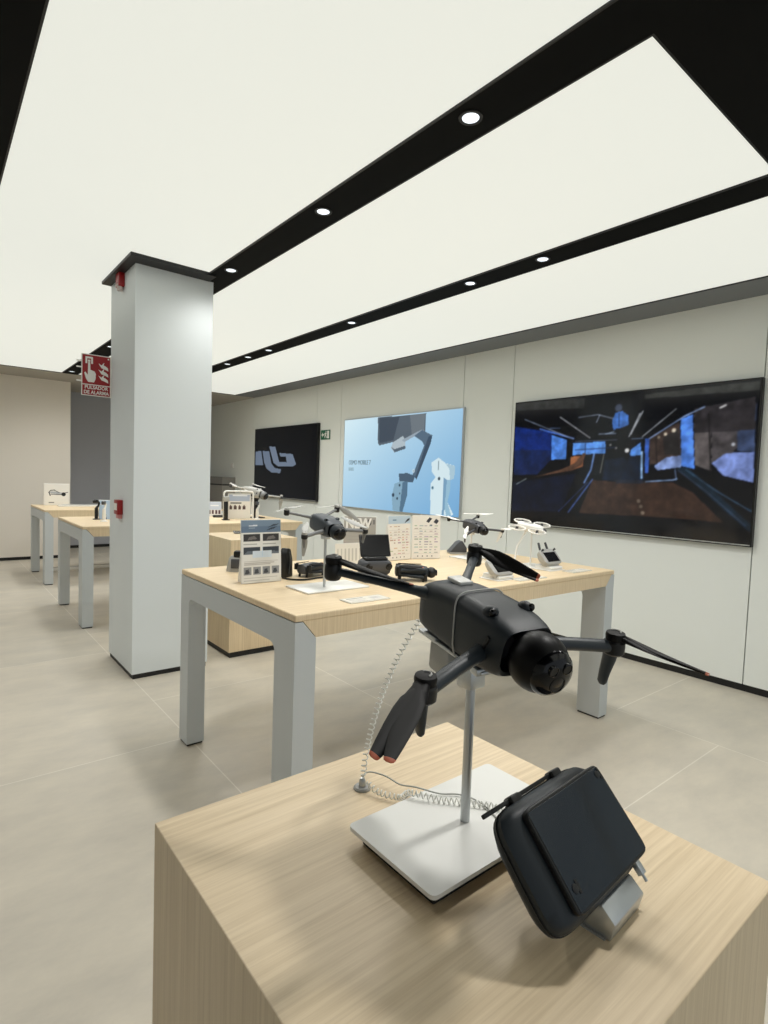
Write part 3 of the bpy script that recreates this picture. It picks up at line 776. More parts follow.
d1 = drone('camera_drone', 'largest black camera drone, on the silver pole stand in the foreground', D1, R1m, hero)

# stand under it
t = thing('drone_stand', 'white plate and silver pole stand holding the big black drone on the foreground counter', 'stand', (0.604, 0.527, 0.94))
m = MB()
pl = [(-0.149, -0.085), (0.148, -0.095), (0.145, 0.085), (-0.150, 0.086)]
m.box((-0.150, -0.086, 0.0205), (0.148, 0.086, 0.0262), 0)
bm = m.bm
vert = [e for e in bm.edges if abs((e.verts[0].co - e.verts[1].co).z) > 0.003]
bmesh.ops.bevel(bm, geom=vert, offset=0.008, segments=4, affect='EDGES', profile=0.5)
m.build('base_plate', ALUW, t)
m = MB(); m.box((-0.135, -0.072, 0), (0.133, 0.072, 0.021), 0.003); m.build('base_foot', GAP, t)
m = MB(); m.cyl((-0.008, -0.004, 0.026), (-0.008, -0.004, 0.250), 0.0068, n=20); m.build('pole', ALU, t)
toL = T(-Vector((0.604, 0.527, 0.94))) @ T(D1) @ R1m.to_4x4()
m = MB()
m.box((-0.110, -0.032, -0.0505), (0.048, 0.032, -0.0445), 0.002, 0, toL)
m.box((-0.090, -0.034, -0.047), (-0.060, 0.034, -0.040), 0.002, 0, toL); m.box((0.030, -0.038, -0.052), (0.046, 0.038, -0.041), 0.003, 0, toL)
m.build('cradle', ALU, t)
m = MB(); m.box((-0.080, -0.030, -0.096), (-0.030, 0.010, -0.0495), 0.006, 0, toL); m.build('sensor_box', LGREY, t)
m = MB()
m.sphere((-0.008, -0.004, 0.250), 0.0125, (1, 1, 1), 18, 12); m.box((-0.024, -0.018, 0.222), (0.008, 0.010, 0.258), 0.004)
m.cyl((-0.008, -0.004, 0.250), (0.014, -0.012, 0.252), 0.005, n=14)
m.build('ball_joint', ALU, t)

# anti-theft sensor: pad on the back of the drone with a wire round its body
t = thing('security_sensor', 'small silver security sensor with a wire looped round the big black drone', 'security sensor', D1, R=R1m)
m = MB(); m.box((-0.080, -0.008, 0.0405), (-0.046, 0.016, 0.0470), 0.002); m.build('sensor_pad', ALUW, t)
m = MB()
lp = []
for k in range(36):
    a = 2 * PI * k / 36; c, q = math.cos(a), math.sin(a)
    lp.append((-0.005 - 0.006 * q, 0.0442 * math.copysign(abs(c) ** (2 / 4.6), c), 0.0005 + 0.0460 * math.copysign(abs(q) ** (2 / 4.6), q) * (1.0 if q > 0 else 1.12)))
m.tube(lp, 0.0012, 8, closed=True); m.build('wire_loop', CORD, t)

# security cables
def coil(path, r, wire, turns, lead=0.06):
    P = [Vector(p) for p in path]
    # resample
    seg = [0]
    for a, b in zip(P[:-1], P[1:]): seg.append(seg[-1] + (b - a).length)
    def at(s):
        s = s * seg[-1]
        for i in range(len(P) - 1):
            if s <= seg[i + 1] or i == len(P) - 2:
                k = (s - seg[i]) / max(1e-9, seg[i + 1] - seg[i]); break
        p0 = P[max(i - 1, 0)]; p1 = P[i]; p2 = P[i + 1]; p3 = P[min(i + 2, len(P) - 1)]
        return 0.5 * ((2 * p1) + (p2 - p0) * k + (2 * p0 - 5 * p1 + 4 * p2 - p3) * k * k + (-p0 + 3 * p1 - 3 * p2 + p3) * k ** 3)
    N = turns * 12; out = []
    for i in range(N + 1):
        s = i / N; p = at(s); d = (at(min(1, s + 0.01)) - at(max(0, s - 0.01))).normalized()
        a = Vector((0, 0, 1)).cross(d)
        if a.length < 1e-3: a = Vector((1, 0, 0))
        a.normalize(); b = d.cross(a)
        ramp = min(1, s / lead, (1 - s) / lead); th = 2 * PI * turns * s
        out.append(p + (a * math.cos(th) + b * math.sin(th)) * r * max(0.02, ramp))
    return out
def wire_obj(name, pts, r, m_, label, cat='cable', n=6, group=None):
    m = MB(); m.tube(pts, r, n); o = m.build(name, m_)
    solo(o, pts[0]); return tag(o, label, cat, group)
t = thing('cable_anchor', 'round clear cable anchor on the foreground counter left of the white plate', 'cable anchor', (0.5545, 0.712, 0.94))
m = MB(); m.lathe([(0, 0.0), (0.0145, 0.0), (0.0145, 0.002), (0.012, 0.0045), (0.0, 0.005)], 24); m.build('disc', LGREY, t)
m = MB(); m.lathe([(0, 0.005), (0.006, 0.005), (0.0055, 0.014), (0.003, 0.018), (0, 0.0185)], 16); m.build('stem', ALU, t)
tail = D1 + R1m @ Vector((-0.121, -0.020, -0.030))
pt = [(0.5545, 0.712, 0.955), (0.556, 0.705, 1.01), (0.566, 0.690, 1.09), (0.585, 0.668, 1.17), tail]
wire_obj('coiled_cable', coil(pt, 0.0042, 0.001, 34, 0.05), 0.0010, COIL, 'clear coiled cable hanging from the tail of the big black drone')
pc = [(0.5545, 0.700, 0.957), (0.5596, 0.6771, 0.949), (0.5752, 0.6411, 0.951), (0.5705, 0.6117, 0.974), (0.5978, 0.5756, 0.9715), (0.6266, 0.5451, 0.9715), (0.6476, 0.5204, 0.9715), (0.6599, 0.5022, 0.9715), (0.675, 0.475, 0.985), (0.668, 0.43, 1.0)]
wire_obj('coiled_cable', coil(pc, 0.0042, 0.001, 44, 0.03), 0.00105, COIL, 'clear coiled cable lying across the white plate towards the black controller')
def smooth(P, k=8):
    P = [Vector(p) for p in P]; out = []
    for i in range(len(P) - 1):
        p0 = P[max(i - 1, 0)]; p1 = P[i]; p2 = P[i + 1]; p3 = P[min(i + 2, len(P) - 1)]
        for j in range(k):
            q = j / k
            out.append(0.5 * ((2 * p1) + (p2 - p0) * q + (2 * p0 - 5 * p1 + 4 * p2 - p3) * q * q + (-p0 + 3 * p1 - 3 * p2 + p3) * q ** 3))
    return out + [P[-1]]
pg = [(0.5535, 0.7146, 0.955), (0.5686, 0.7156, 0.962), (0.5899, 0.6966, 0.957), (0.5943, 0.6633, 0.956), (0.5882, 0.6176, 0.974), (0.6119, 0.5897, 0.969), (0.6353, 0.5696, 0.969), (0.645, 0.535, 0.969), (0.635, 0.49, 0.969), (0.640, 0.455, 0.985), (0.66, 0.42, 1.0)]
wire_obj('grey_cord', smooth(pg), 0.0013, CORD, 'plain thin grey cord winding over the white plate behind the pole', n=8)

# ------------------------------------------------------------------ remote controllers
def remote(name, label, loc, yaw, tilt, w, h, depth, colr, lift, hero=False, ant=True, scr=OFFSCR, group=None, scr_share=0.7):
    """screen faces local -y and up; loc is the point on the table under the screen centre; lift its height"""
    t = thing(name, label, 'remote control', loc, rotz=math.radians(yaw), group=group)
    tl = math.radians(tilt)
    F = T((0, 0, lift)) @ Matrix(((1, 0, 0, 0), (0, math.cos(tl), -math.sin(tl), 0), (0, math.sin(tl), math.cos(tl), 0), (0, 0, 0, 1)))   # u, v up the screen, n out of it
    def ring(n, cx, cy, hx, hy, e=4.5, k=40):
        return [(cx + hx * math.copysign(abs(math.cos(a)) ** (2 / e), math.cos(a)), cy + hy * math.copysign(abs(math.sin(a)) ** (2 / e), math.sin(a)), n) for a in [2 * PI * i / k for i in range(k)]]
    if hero:
        m = MB()
        m.loft([ring(-0.0075, -0.004, 0.000, w / 2 - 0.004, h / 2 - 0.001, 8), ring(-0.012, -0.010, 0.000, w / 2 + 0.006, h / 2 + 0.005, 8),
                ring(-0.020, -0.014, 0.001, w / 2 + 0.014, h / 2 + 0.010, 6.5), ring(-0.034, -0.014, 0.000, w / 2 + 0.015, h / 2 + 0.011, 6),
                ring(-0.048, -0.011, -0.004, w / 2 + 0.008, h / 2 + 0.006, 5), ring(-0.058, -0.006, -0.007, w / 2 - 0.008, h / 2 - 0.004, 4), ring(-0.062, -0.004, -0.009, w / 2 - 0.03, h / 2 - 0.020, 3.5)], 0, F)
        body = m.build('body', colr, t, angle=50)
        # hand grips at the back, seam round the shell, shoulder wheels
        for sx in (-1, 1):
            m = MB(); m.tube([(sx * (w / 2 - 0.034) - 0.006, 0.020, -0.056), (sx * (w / 2 - 0.034) - 0.006, -0.010, -0.064), (sx * (w / 2 - 0.034) - 0.006, -0.045, -0.060)], [0.012, 0.016, 0.012], 14, 0, F); m.build('grip', colr, t)
            m = MB(); m.cyl((sx * (w / 2 - 0.03) - 0.006, h / 2 - 0.004, -0.040), (sx * (w / 2 - 0.03) - 0.006, h / 2 + 0.006, -0.040), 0.0085, n=18, M=F); m.build('shoulder_wheel', BLACK, t)
        m = MB(); m.tube([Vector(p) for p in ring(-0.028, -0.014, 0.0005, w / 2 + 0.0148, h / 2 + 0.0108, 6.2, 60)], 0.0010, 6, 0, F, closed=True); m.build('seam', BLACK, body)
        m = MB(); m.loft([ring(-0.008, 0, 0, w / 2 - 0.002, h / 2 - 0.002, 16, 60), ring(-0.0065, 0, 0, w / 2, h / 2, 16, 60), ring(-0.0015, 0, 0, w / 2, h / 2, 16, 60), ring(0, 0, 0, w / 2 - 0.0012, h / 2 - 0.0012, 16, 60)], 0, F)
        sc = m.build('tablet', BLACK, t, angle=30)
        m = MB(); m.box((-w / 2 + 0.004, -h / 2 + 0.004, -0.001), (w / 2 - 0.004, h / 2 - 0.004, 0.0006), 0.0003, 0, F); m.build('screen', SCREEN, sc, smooth=False)
        for cx, cy in ((-w / 2 + 0.014, -h / 2 + 0.024), (w / 2 - 0.012, h / 2 - 0.012)):
            m = MB(); m.lathe([(0, 0.0007), (0.0048, 0.0007), (0.0048, 0.0014), (0.003, 0.0018), (0, 0.0018)], 16, 0, F @ T((cx, cy, 0)))
            m.box((-0.002, -0.007, 0.0005), (0.002, 0.007, 0.0013), 0, 0, F @ T((cx + 0.006, cy, 0))); m.build('corner_button', BLACK, sc)
        # flat aerial bar over the top edge, held by two clips
        m = MB(); m.box((-0.122, h / 2 + 0.0125, -0.0305), (0.040, h / 2 + 0.0175, -0.0255), 0.001, 0, F); m.build('antenna_bar', BLACK, t)
        for cx in (-0.063, 0.030):
            m = MB(); m.box((cx - 0.010, h / 2 - 0.004, -0.036), (cx + 0.010, h / 2 + 0.019, -0.020), 0.003, 0, F); m.build('bar_clip', BLACK, t)
        m = MB(); m.box((w / 2 - 0.030, -h / 2 - 0.016, -0.014), (w / 2 - 0.020, -h / 2 + 0.002, -0.006), 0.001, 0, F); m.cyl((w / 2 - 0.025, -h / 2 - 0.016, -0.010), (w / 2 - 0.025, -h / 2 - 0.024, -0.010), 0.002, n=10, M=F); m.build('plug', ALU, t)
    else:
        m = MB()
        m.loft([ring(0.0, 0, 0, w / 2 - 0.006, h / 2 - 0.006, 5), ring(-0.004, 0, 0, w / 2, h / 2, 5), ring(-depth * 0.6, 0, -0.004, w / 2, h / 2, 4), ring(-depth, 0, -0.006, w / 2 - 0.018, h / 2 - 0.014, 3.5)], 0, F)
        m.build('body', colr, t, angle=45)
        sw, sh = w * scr_share / 2, h * 0.62 / 2; oy = -h * 0.06
        m = MB(); m.box((-sw, oy - sh, -0.001), (sw, oy + sh, 0.0025), 0.001, 0, F); m.build('screen', scr, t, smooth=False)
        for sx in (-1, 1):
            m = MB(); m.lathe([(0.004, 0), (0.004, 0.010), (0.0075, 0.012), (0.0075, 0.015), (0, 0.0155)], 14, 0, F @ T((sx * w * 0.36, h * 0.36, 0))); m.build('joystick', BLACK, t)
        if ant:
            for sx in (-1, 1):
                m = MB(); m.loft([ring(0, 0, 0, 0.007, 0.004, 3, 12), ring(0.004, 0, 0, 0.008, 0.005, 3, 12), ring(0.055, 0, 0, 0.009, 0.005, 3, 12), ring(0.058, 0, 0, 0.006, 0.003, 3, 12)], 0, F @ T((sx * w * 0.24, h / 2 - 0.006, -depth * 0.45)) @ RX(-70) @ RY(sx * -6)); m.build('antenna', DGREY, t)
    return t
HL = (0.616, 0.343, 0.94)
remote('drone_controller', 'large black controller with tilted screen in the foreground, beside the white plate', HL, 4.1, 47.6, 0.174, 0.112, 0.06, DARK, 0.096, hero=True)
t = thing('controller_stand', 'angled silver block holding up the large black foreground controller', 'stand', (0.627, 0.35, 0.94), rotz=math.radians(4.1))
m = MB()
prof = [(-0.050, 0.0), (-0.055, 0.022), (-0.038, 0.0365), (0.010, 0.027), (0.020, 0.0)]
m.prism([(-0.039, y, z) for y, z in prof], (0.078, 0, 0), 0.0015)
m.build('bracket', ALU, t)
m = MB(); m.box((-0.042, -0.045, 0), (0.042, 0.020, 0.002)); m.build('foot', LGREY, t)
# ------------------------------------------------------------------ things on the long table
TZ = 0.9372
def Rpose(yaw, pitch, roll):
    """forward heading yaw (deg), nose pitch, roll"""
    y, p, r = map(math.radians, (yaw, pitch, roll))
    f = Vector((math.cos(y) * math.cos(p), math.sin(y) * math.cos(p), math.sin(p)))
    l = Vector((-math.sin(y), math.cos(y), 0)); u = f.cross(l)
    l2 = l * math.cos(r) + u * math.sin(r); u2 = -l * math.sin(r) + u * math.cos(r)
    return Matrix((f, l2, u2)).transposed()
def small_stand(name, label, x, y, z, top, px, py, pxo=0, pyo=0, plate=True, m_=None, rot=0):
    t = thing(name, label, 'stand', (x, y, z), rotz=math.radians(rot))
    m = MB(); m.box((-px / 2, -py / 2, 0), (px / 2, py / 2, 0.008), 0.003); m.build('base_plate', m_ or ALUW, t)
    m = MB(); m.cyl((pxo, pyo, 0.008), (pxo, pyo, top - 0.02), 0.0065, n=14); m.build('pole', m_ or ALU, t)
    m = MB(); m.box((pxo - 0.018, pyo - 0.016, top - 0.024), (pxo + 0.018, pyo + 0.016, top), 0.004); m.build('cradle', m_ or ALU, t)
    return t

c2 = dict(hero, body=mat('slate_grey', (58, 65, 72), 0.45), arm=MGREY, ball=DARK, motor=BLACK, scale=0.98)
c2['blade'] = LGREY; c2['tip'] = LGREY
c2['arms'] = dict(FR=(0.095, -0.158, -0.017), FL=(0.095, 0.158, -0.017), RR=(-0.15, -0.137, 0.037), RL=(-0.15, 0.137, 0.037))
c2['props'] = dict(FR=[((0.000, -0.100, 0.02), (0, 0, 1)), ((0.09, -0.158, -0.11), (0.6, -.5, .2))], FL=[((0.000, 0.080, 0.035), (0.5, -0.4, 1)), ((0.01, 0.090, 0.03), (0.5, -0.4, 1))],
    RR=[((-0.20, -0.03, 0.055), (0, 0, 1), 0.018), ((-0.10, -0.22, 0.055), (0, 0, 1), 0.018)], RL=[((-0.07, 0.225, -0.01), VIEW), ((-0.18, 0.03, 0.045), (0, 0, 1))])
drone('camera_drone', 'dark grey camera drone on a clear-poled stand near the left end of the long table', (1.433, 2.177, 1.232), Rpose(-94.9, -8.7, 3.1), c2)
small_stand('drone_stand', 'white plate stand under the dark grey drone near the left end of the long table', 1.46, 2.19, TZ, 0.254, 0.34, 0.20, -0.027, -0.010)

c3 = dict(c2, body=DGREY, arm=DGREY, ball=BLACK, scale=0.86); c3['blade'] = WHITE; c3['tip'] = WHITE
c3['arms'] = dict(FR=(0.125, -0.185, -0.022), FL=(0.125, 0.185, -0.022), RR=(-0.145, -0.15, 0.034), RL=(-0.145, 0.15, 0.034))
c3['props'] = dict(FR=[((0.04, -0.1, 0.02), (0, 0, 1)), ((0.20, -0.25, -0.02), (0, 0, 1))], FL=[((0.10, 0.16, -0.12), VIEW), ((0.2, 0.27, 0.01), (0, 0, 1))],
    RR=[((-0.26, -0.20, 0.05), (0, 0, 1)), ((-0.04, -0.12, 0.05), (0, 0, 1))], RL=[((-0.06, 0.24, 0.07), (0, 0, 1)), ((-0.22, 0.05, 0.05), (0, 0, 1))])
drone('camera_drone', 'mid grey drone at the back of the long table, above the black propeller blade', (2.914, 2.588, 1.155), Rpose(-98.2, -9.7, 4.4), c3)
small_stand('drone_stand', 'white stand under the mid grey drone at the back of the long table', 2.90, 2.60, TZ, 0.182, 0.24, 0.18, 0.0, 0.0, m_=WHITE)

# white drone with ring guards
t = thing('ring_guard_drone', 'small white drone with round propeller guards at the right end of the long table', 'drone', (2.965, 2.16, 1.185), R=Rpose(-62, -8, 10))
m = MB()
m.loft([sring(x, 0, zc, hy, hz, 24, 3.2) for x, hy, zc, hz in ((-0.085, 0.012, 0.006, 0.008), (-0.080, 0.026, 0.004, 0.018), (-0.05, 0.033, 0.002, 0.023), (0.02, 0.036, 0, 0.024), (0.06, 0.032, -0.002, 0.020), (0.075, 0.022, -0.004, 0.014), (0.078, 0.010, -0.004, 0.006))])
b_ = m.build('body', WHITE, t)
m = MB(); m.sphere((0.078, 0, -0.008), 0.016, (1, 1.1, 1)); gm = m.build('gimbal_camera', DGREY, t)
m = MB(); m.cyl((0.088, 0, -0.008), (0.097, 0, -0.009), 0.008, n=14); m.build('lens', GLASS, gm)
m = MB(); m.box((-0.05, -0.015, 0.0225), (0.01, 0.015, 0.0255), 0.001); m.build('battery_lid', LGREY, b_)
for sx, sy in ((1, 1), (1, -1), (-1, 1), (-1, -1)):
    c = Vector((0.062 * sx - 0.01, 0.092 * sy, 0.004))
    m = MB(); m.tube([c + Vector((0.052 * math.cos(a), 0.052 * math.sin(a), 0)) for a in [2 * PI * k / 30 for k in range(30)]], 0.0042, 8, closed=True)
    for a in (0.3, 1.87, 3.44, 5.0):
        m.tube([c + Vector((0.008 * math.cos(a), 0.008 * math.sin(a), -0.006)), c + Vector((0.052 * math.cos(a), 0.052 * math.sin(a), -0.001))], 0.0022, 6)
    g = m.build('propeller_guard', WHITE, t)
    m = MB(); m.cyl(c + Vector((0, 0, -0.012)), c + Vector((0, 0, 0.008)), 0.009, n=14); m.build('motor', DGREY, g)
    m = MB(); m.box((c.x - 0.044, c.y - 0.005, 0.008), (c.x + 0.044, c.y + 0.005, 0.0105), 0.001); m.build('propeller', LGREY, g)
t = thing('drone_stand', 'white two-legged stand under the small white ring-guard drone', 'stand', (2.965, 2.16, TZ))
m = MB(); m.box((-0.10, -0.075, 0), (0.10, 0.075, 0.007), 0.003); m.build('base_plate', ALUW, t)
m = MB(); m.cyl((0.004, -0.004, 0.007), (0.004, -0.004, 0.226), 0.0055, n=12); m.build('pole', WHITE, t)
m = MB(); m.tube([(-0.085, 0.055, 0.007), (-0.055, 0.06, 0.12), (-0.012, 0.03, 0.222)], 0.006, 10); m.build('brace', WHITE, t)
m = MB(); m.box((-0.025, -0.02, 0.218), (0.025, 0.035, 0.226), 0.002); m.build('cradle', WHITE, t)

# controllers on the table
def rc_base(label, x, y, yaw):
    t = thing('controller_stand', label, 'stand', (x, y, TZ), rotz=math.radians(yaw))
    m = MB(); m.prism([(-0.06, -0.055, 0), (-0.06, -0.065, 0.018), (-0.06, -0.045, 0.026), (-0.06, 0.05, 0.030), (-0.06, 0.06, 0)], (0.12, 0, 0), 0.002); m.build('bracket', ALUW, t)
    m = MB(); m.box((-0.075, -0.07, 0), (0.075, 0.065, 0.004), 0.001); m.build('foot', WHITE, t)
remote('drone_controller', 'light grey controller with a black screen below the mid grey drone', (2.405, 1.935, TZ), 0, 44, 0.17, 0.115, 0.045, LGREY, 0.074)
rc_base('white stand under the light grey controller beside the big drone propeller', 2.405, 1.955, 0)
remote('drone_controller', 'light grey controller with two raised aerials at the right end of the long table', (2.965, 2.005, TZ), 0, 48, 0.165, 0.11, 0.05, LGREY, 0.084)
rc_base('white stand under the light grey controller at the right end of the long table', 2.965, 2.02, 0)

# black controller with a raised flat screen
t = thing('drone_controller', 'black controller with a raised flat screen, right of the dark grey drone', 'remote control', (1.765, 2.235, TZ), rotz=math.radians(-18))
m = MB(); m.loft([[(0.085 * math.copysign(abs(math.cos(a)) ** 0.5, math.cos(a)) * w, 0.05 * math.copysign(abs(math.sin(a)) ** 0.5, math.sin(a)) * w + o_, z) for a in [2 * PI * k / 28 for k in range(28)]] for w, z, o_ in ((0.8, 0.03, 0.012), (0.97, 0.045, 0.008), (1.0, 0.07, 0), (0.97, 0.10, -0.006), (0.8, 0.112, -0.008))], M=RX(8))
bd = m.build('body', DGREY, t, angle=50)
m = MB(); m.box((-0.06, -0.03, 0.110), (0.06, 0.03, 0.124), 0.004, 0, RX(8)); m.build('hinge', BLACK, t)
m = MB(); m.box((-0.080, -0.006, 0.0), (0.080, 0.006, 0.115), 0.003, 0, T((-0.0, -0.03, 0.126)) @ RX(-22)); s_ = m.build('screen', BLACK, t)
m = MB(); m.box((-0.074, -0.0075, 0.006), (0.074, -0.0055, 0.109), 0, 0, T((-0.0, -0.03, 0.126)) @ RX(-22)); m.build('glass', OFFSCR, s_)
for sx in (-0.045, 0.06):
    m = MB(); m.cyl((sx, -0.052, 0.08), (sx, -0.064, 0.078), 0.018, n=18); m.cyl((sx, -0.062, 0.078), (sx, -0.070, 0.077), 0.009, n=14); m.build('dial', BLACK, t)
m = MB(); m.prism([(-0.07, -0.07, 0), (-0.07, -0.05, 0.03), (-0.07, 0.05, 0.04), (-0.07, 0.06, 0)], (0.14, 0, 0), 0.003); m.build('stand_foot', MGREY, t)

def folded_drone(name, label, loc, yaw, s, cb, extra=False):
    t = thing(name, label, 'drone', loc, rotz=math.radians(yaw)); S = Matrix.Scale(s, 4)
    m = MB(); m.loft([sring(x, 0, 0.052 + z, hy, hz, 26, 3.2) for x, hy, z, hz in ((-0.105, 0.02, 0, 0.018), (-0.10, 0.034, 0, 0.030), (-0.05, 0.042, 0, 0.034), (0.04, 0.043, 0, 0.033), (0.075, 0.038, -0.002, 0.028), (0.085, 0.024, -0.004, 0.018))], 0, S); m.build('body', cb, t)
    m = MB(); m.sphere((0.100, 0, 0.046), 0.031, (1, 1, 1), 22, 14, 0, S); g = m.build('gimbal_camera', BLACK, t)
    m = MB(); m.cyl((0.124, 0, 0.046), (0.133, 0, 0.046), 0.017, n=18, M=S); m.build('lens', GLASS, g)
    for sy in (-1, 1):
        m = MB(); m.tube([(0.062, sy * 0.042, 0.064), (0.0, sy * 0.055, 0.066), (-0.085, sy * 0.054, 0.060)], [0.011, 0.010, 0.012], 12, 0, S); a = m.build('arm', DARK, t)
        m = MB(); m.cyl((-0.085, sy * 0.054, 0.045), (-0.085, sy * 0.054, 0.082), 0.014, n=16, M=S); m.build('motor', BLACK, a)
        pr = blade((-0.085, sy * 0.054, 0.084), (0.05, sy * 0.060, 0.083), (0, sy * 0.6, 1), 0.026, [BLADE, TIP], t, 'propeller_blade'); pr.data.transform(S)
        m = MB(); m.tube([(-0.085, sy * 0.036, 0.042), (-0.02, sy * 0.054, 0.030), (0.062, sy * 0.052, 0.026)], [0.011, 0.009, 0.011], 12, 0, S); a = m.build('arm', DARK, t)
        m = MB(); m.cyl((0.062, sy * 0.052, 0.005), (0.062, sy * 0.052, 0.040), 0.013, n=16, M=S); m.cyl((0.05, sy * 0.05, 0.0), (0.056, sy * 0.05, 0.02), 0.006, n=10, M=S); m.build('motor', BLACK, a)
        m = MB(); m.cyl((-0.08, sy * 0.03, 0.0), (-0.075, sy * 0.03, 0.03), 0.008, n=10, M=S); m.build('foot', BLACK, t)
    return t
folded_drone('folded_drone', 'folded black drone lying in front of the two upright spec cards', (1.955, 2.14, TZ), -38, 0.92, DARK)
folded_drone('folded_drone', 'folded black drone half hidden behind the upright leaflet at the left end', (1.560, 2.50, TZ), 18, 0.80, DGREY)
t = thing('display_paddle', 'tall narrow black case standing right behind the upright leaflet', 'accessory', (1.428, 2.53, TZ), rotz=0.5)
m = MB(); m.prism([(-0.035, -0.02, 0), (0.035, -0.02, 0), (0.030, -0.02, 0.09), (0.010, -0.02, 0.145), (-0.02, -0.02, 0.15), (-0.035, -0.02, 0.12)], (0, 0.04, 0), 0.006); m.build('case', BLACK, t)
m = MB(); m.tube([(-0.01, -0.022, 0.02), (0.0, -0.024, 0.08), (-0.01, -0.022, 0.13)], 0.003, 8); m.build('zip_edge', DGREY, t)
wire_obj('cable', smooth([(1.380, 2.48, 0.943), (1.40, 2.42, 0.943), (1.46, 2.385, 0.943), (1.54, 2.40, 0.943), (1.60, 2.39, 0.943), (1.60, 2.34, 0.943)]), 0.0045, BLACK, 'thick black cord curling on the table behind the upright leaflet', n=8)

t = thing('handheld_camera', 'small grey camera with a black head at the far left end of the long table', 'camera', (1.276, 2.80, TZ), rotz=-0.6)
m = MB(); m.lathe([(0, 0), (0.050, 0), (0.048, 0.02), (0.036, 0.07), (0.026, 0.082), (0, 0.084)], 22, 0, Matrix.Diagonal((1.0, 0.7, 1, 1))); m.build('base', LGREY, t)
m = MB(); m.box((-0.010, -0.024, 0.074), (0.040, 0.024, 0.110), 0.008); m.cyl((0.036, 0, 0.09), (0.06, 0, 0.09), 0.016, n=16); h_ = m.build('head', BLACK, t)
m = MB(); m.cyl((0.058, 0, 0.09), (0.063, 0, 0.09), 0.013, n=16); m.build('lens', GLASS, h_)
m = MB(); m.box((-0.02, -0.040, 0.02), (0.03, -0.030, 0.07), 0.004); m.build('side_grip', DGREY, t)

# upright cards
def card(name, label, x0, y0, x1, y1, z, h, img, lean=8, back=True, m_=None, group=None, cat='information card'):
    w = math.hypot(x1 - x0, y1 - y0); yaw = math.atan2(y1 - y0, x1 - x0)
    t = thing(name, label, cat, ((x0 + x1) / 2, (y0 + y1) / 2, z), rotz=yaw, group=group)
    L = RX(-lean)
    m = MB(); m.box((-w / 2, 0, 0.002), (w / 2, 0.004, h), 0.001, 0, L); m.build('board', m_ or WHITE, t, smooth=False)
    picture('printed_face', img, w - 0.004, h - 0.006, PRINT, t, L @ T((0, -0.0015, 0.004)))
    if back:
        m = MB(); m.prism([(-w / 2 + 0.02, 0.006, 0.0), (-w / 2 + 0.02, 0.085, 0.0), (-w / 2 + 0.02, 0.085, 0.005), (-w / 2 + 0.02, 0.006 + 0.14 * h, h * 0.8)], (w - 0.04, 0, 0)); m.build('easel_back', WHITE, t, smooth=False)
    return t
def leaflet():
    I = [('r', (0, 0.80, 1, 1), (108, 128, 150)), ('r', (0, 0.90, 1, 1), (126, 146, 166)),
         ('p', [(0.18, 0.90), (0.40, 0.905), (0.40, 0.925), (0.18, 0.92)], (228, 234, 240)), ('p', [(0.18, 0.87), (0.34, 0.87), (0.34, 0.88), (0.18, 0.88)], (190, 204, 216)),
         ('p', [(0.62, 0.83), (0.82, 0.86), (0.90, 0.895), (0.78, 0.88), (0.68, 0.855)], (54, 62, 74)), ('p', [(0.66, 0.88), (0.90, 0.915), (0.95, 0.94), (0.80, 0.93)], (70, 80, 92))]
    for x0, x1 in ((0.05, 0.47), (0.53, 0.95)):
        I += [('r', (x0, 0.66, x1, 0.78), (62, 60, 60)), ('p', [(x0 + 0.10, 0.68), (x0 + 0.34, 0.70), (x0 + 0.28, 0.75), (x0 + 0.14, 0.73)], (120, 116, 112)),
              ('r', (x0, 0.45, x1, 0.57), (60, 66, 74)), ('p', [(x0, 0.45), (x1, 0.45), (x1, 0.49), (x0 + 0.1, 0.51)], (104, 112, 120)), ('r', (x0, 0.61, x1 - 0.08, 0.622), (176, 176, 172))]
    I += [('r', (0.27, 0.40, 0.76, 0.51), (218, 230, 240)), ('l', [(0.52, 0.42), (0.52, 0.56)], (200, 222, 240), 0.012)]
    for k in range(3): I.append(('r', (0.06, 0.335 - k * 0.025, 0.93 - 0.1 * k, 0.345 - k * 0.025), (190, 186, 180)))
    for k in range(4):
        x = 0.05 + k * 0.235
        I += [('r', (x, 0.13, x + 0.19, 0.25), (150, 152, 154)), ('p', [(x + 0.03, 0.14), (x + 0.15, 0.15), (x + 0.12, 0.22), (x + 0.05, 0.21)], (70, 74, 80))]
    I += [('r', (0.05, 0.07, 0.9, 0.08), (186, 186, 182)), ('r', (0.05, 0.03, 0.7, 0.04), (196, 196, 192))]
    return raster(90, 130, I, (232, 231, 225), 0.7)
card('information_card', 'upright leaflet with dark photos in rows at the left end of the long table', 1.139, 2.437, 1.347, 2.432, TZ, 0.303, leaflet(), lean=4)
def spec(top, tint, seed, sil):
    r = random.Random(seed); I = []
    if top: I += [('r', (0, 0.82, 1, 1), (182, 200, 214)), ('p', [(0.2, 0.90), (0.36, 0.90), (0.36, 0.925), (0.2, 0.925)], (96, 128, 158))]
    for a in sil: I.append(('p', a, (52, 52, 60)))
    for k in range(11):
        y = 0.75 - k * 0.062
        for c in range(5):
            if r.random() < 0.8: I.append(('r', (0.07 + c * 0.18, y, 0.07 + c * 0.18 + 0.06 + 0.09 * r.random(), y + 0.020), tuple(int(v * (0.72 + 0.2 * r.random())) for v in tint)))
        I.append(('r', (0.05, y - 0.016, 0.95, y - 0.012), (206, 200, 192)))
    for k in range(4): I.append(('c', (0.2 + k * 0.17, 0.055), (70, 66, 66), 0.014))
    return raster(80, 112, I, (231, 227, 219), 0.68)
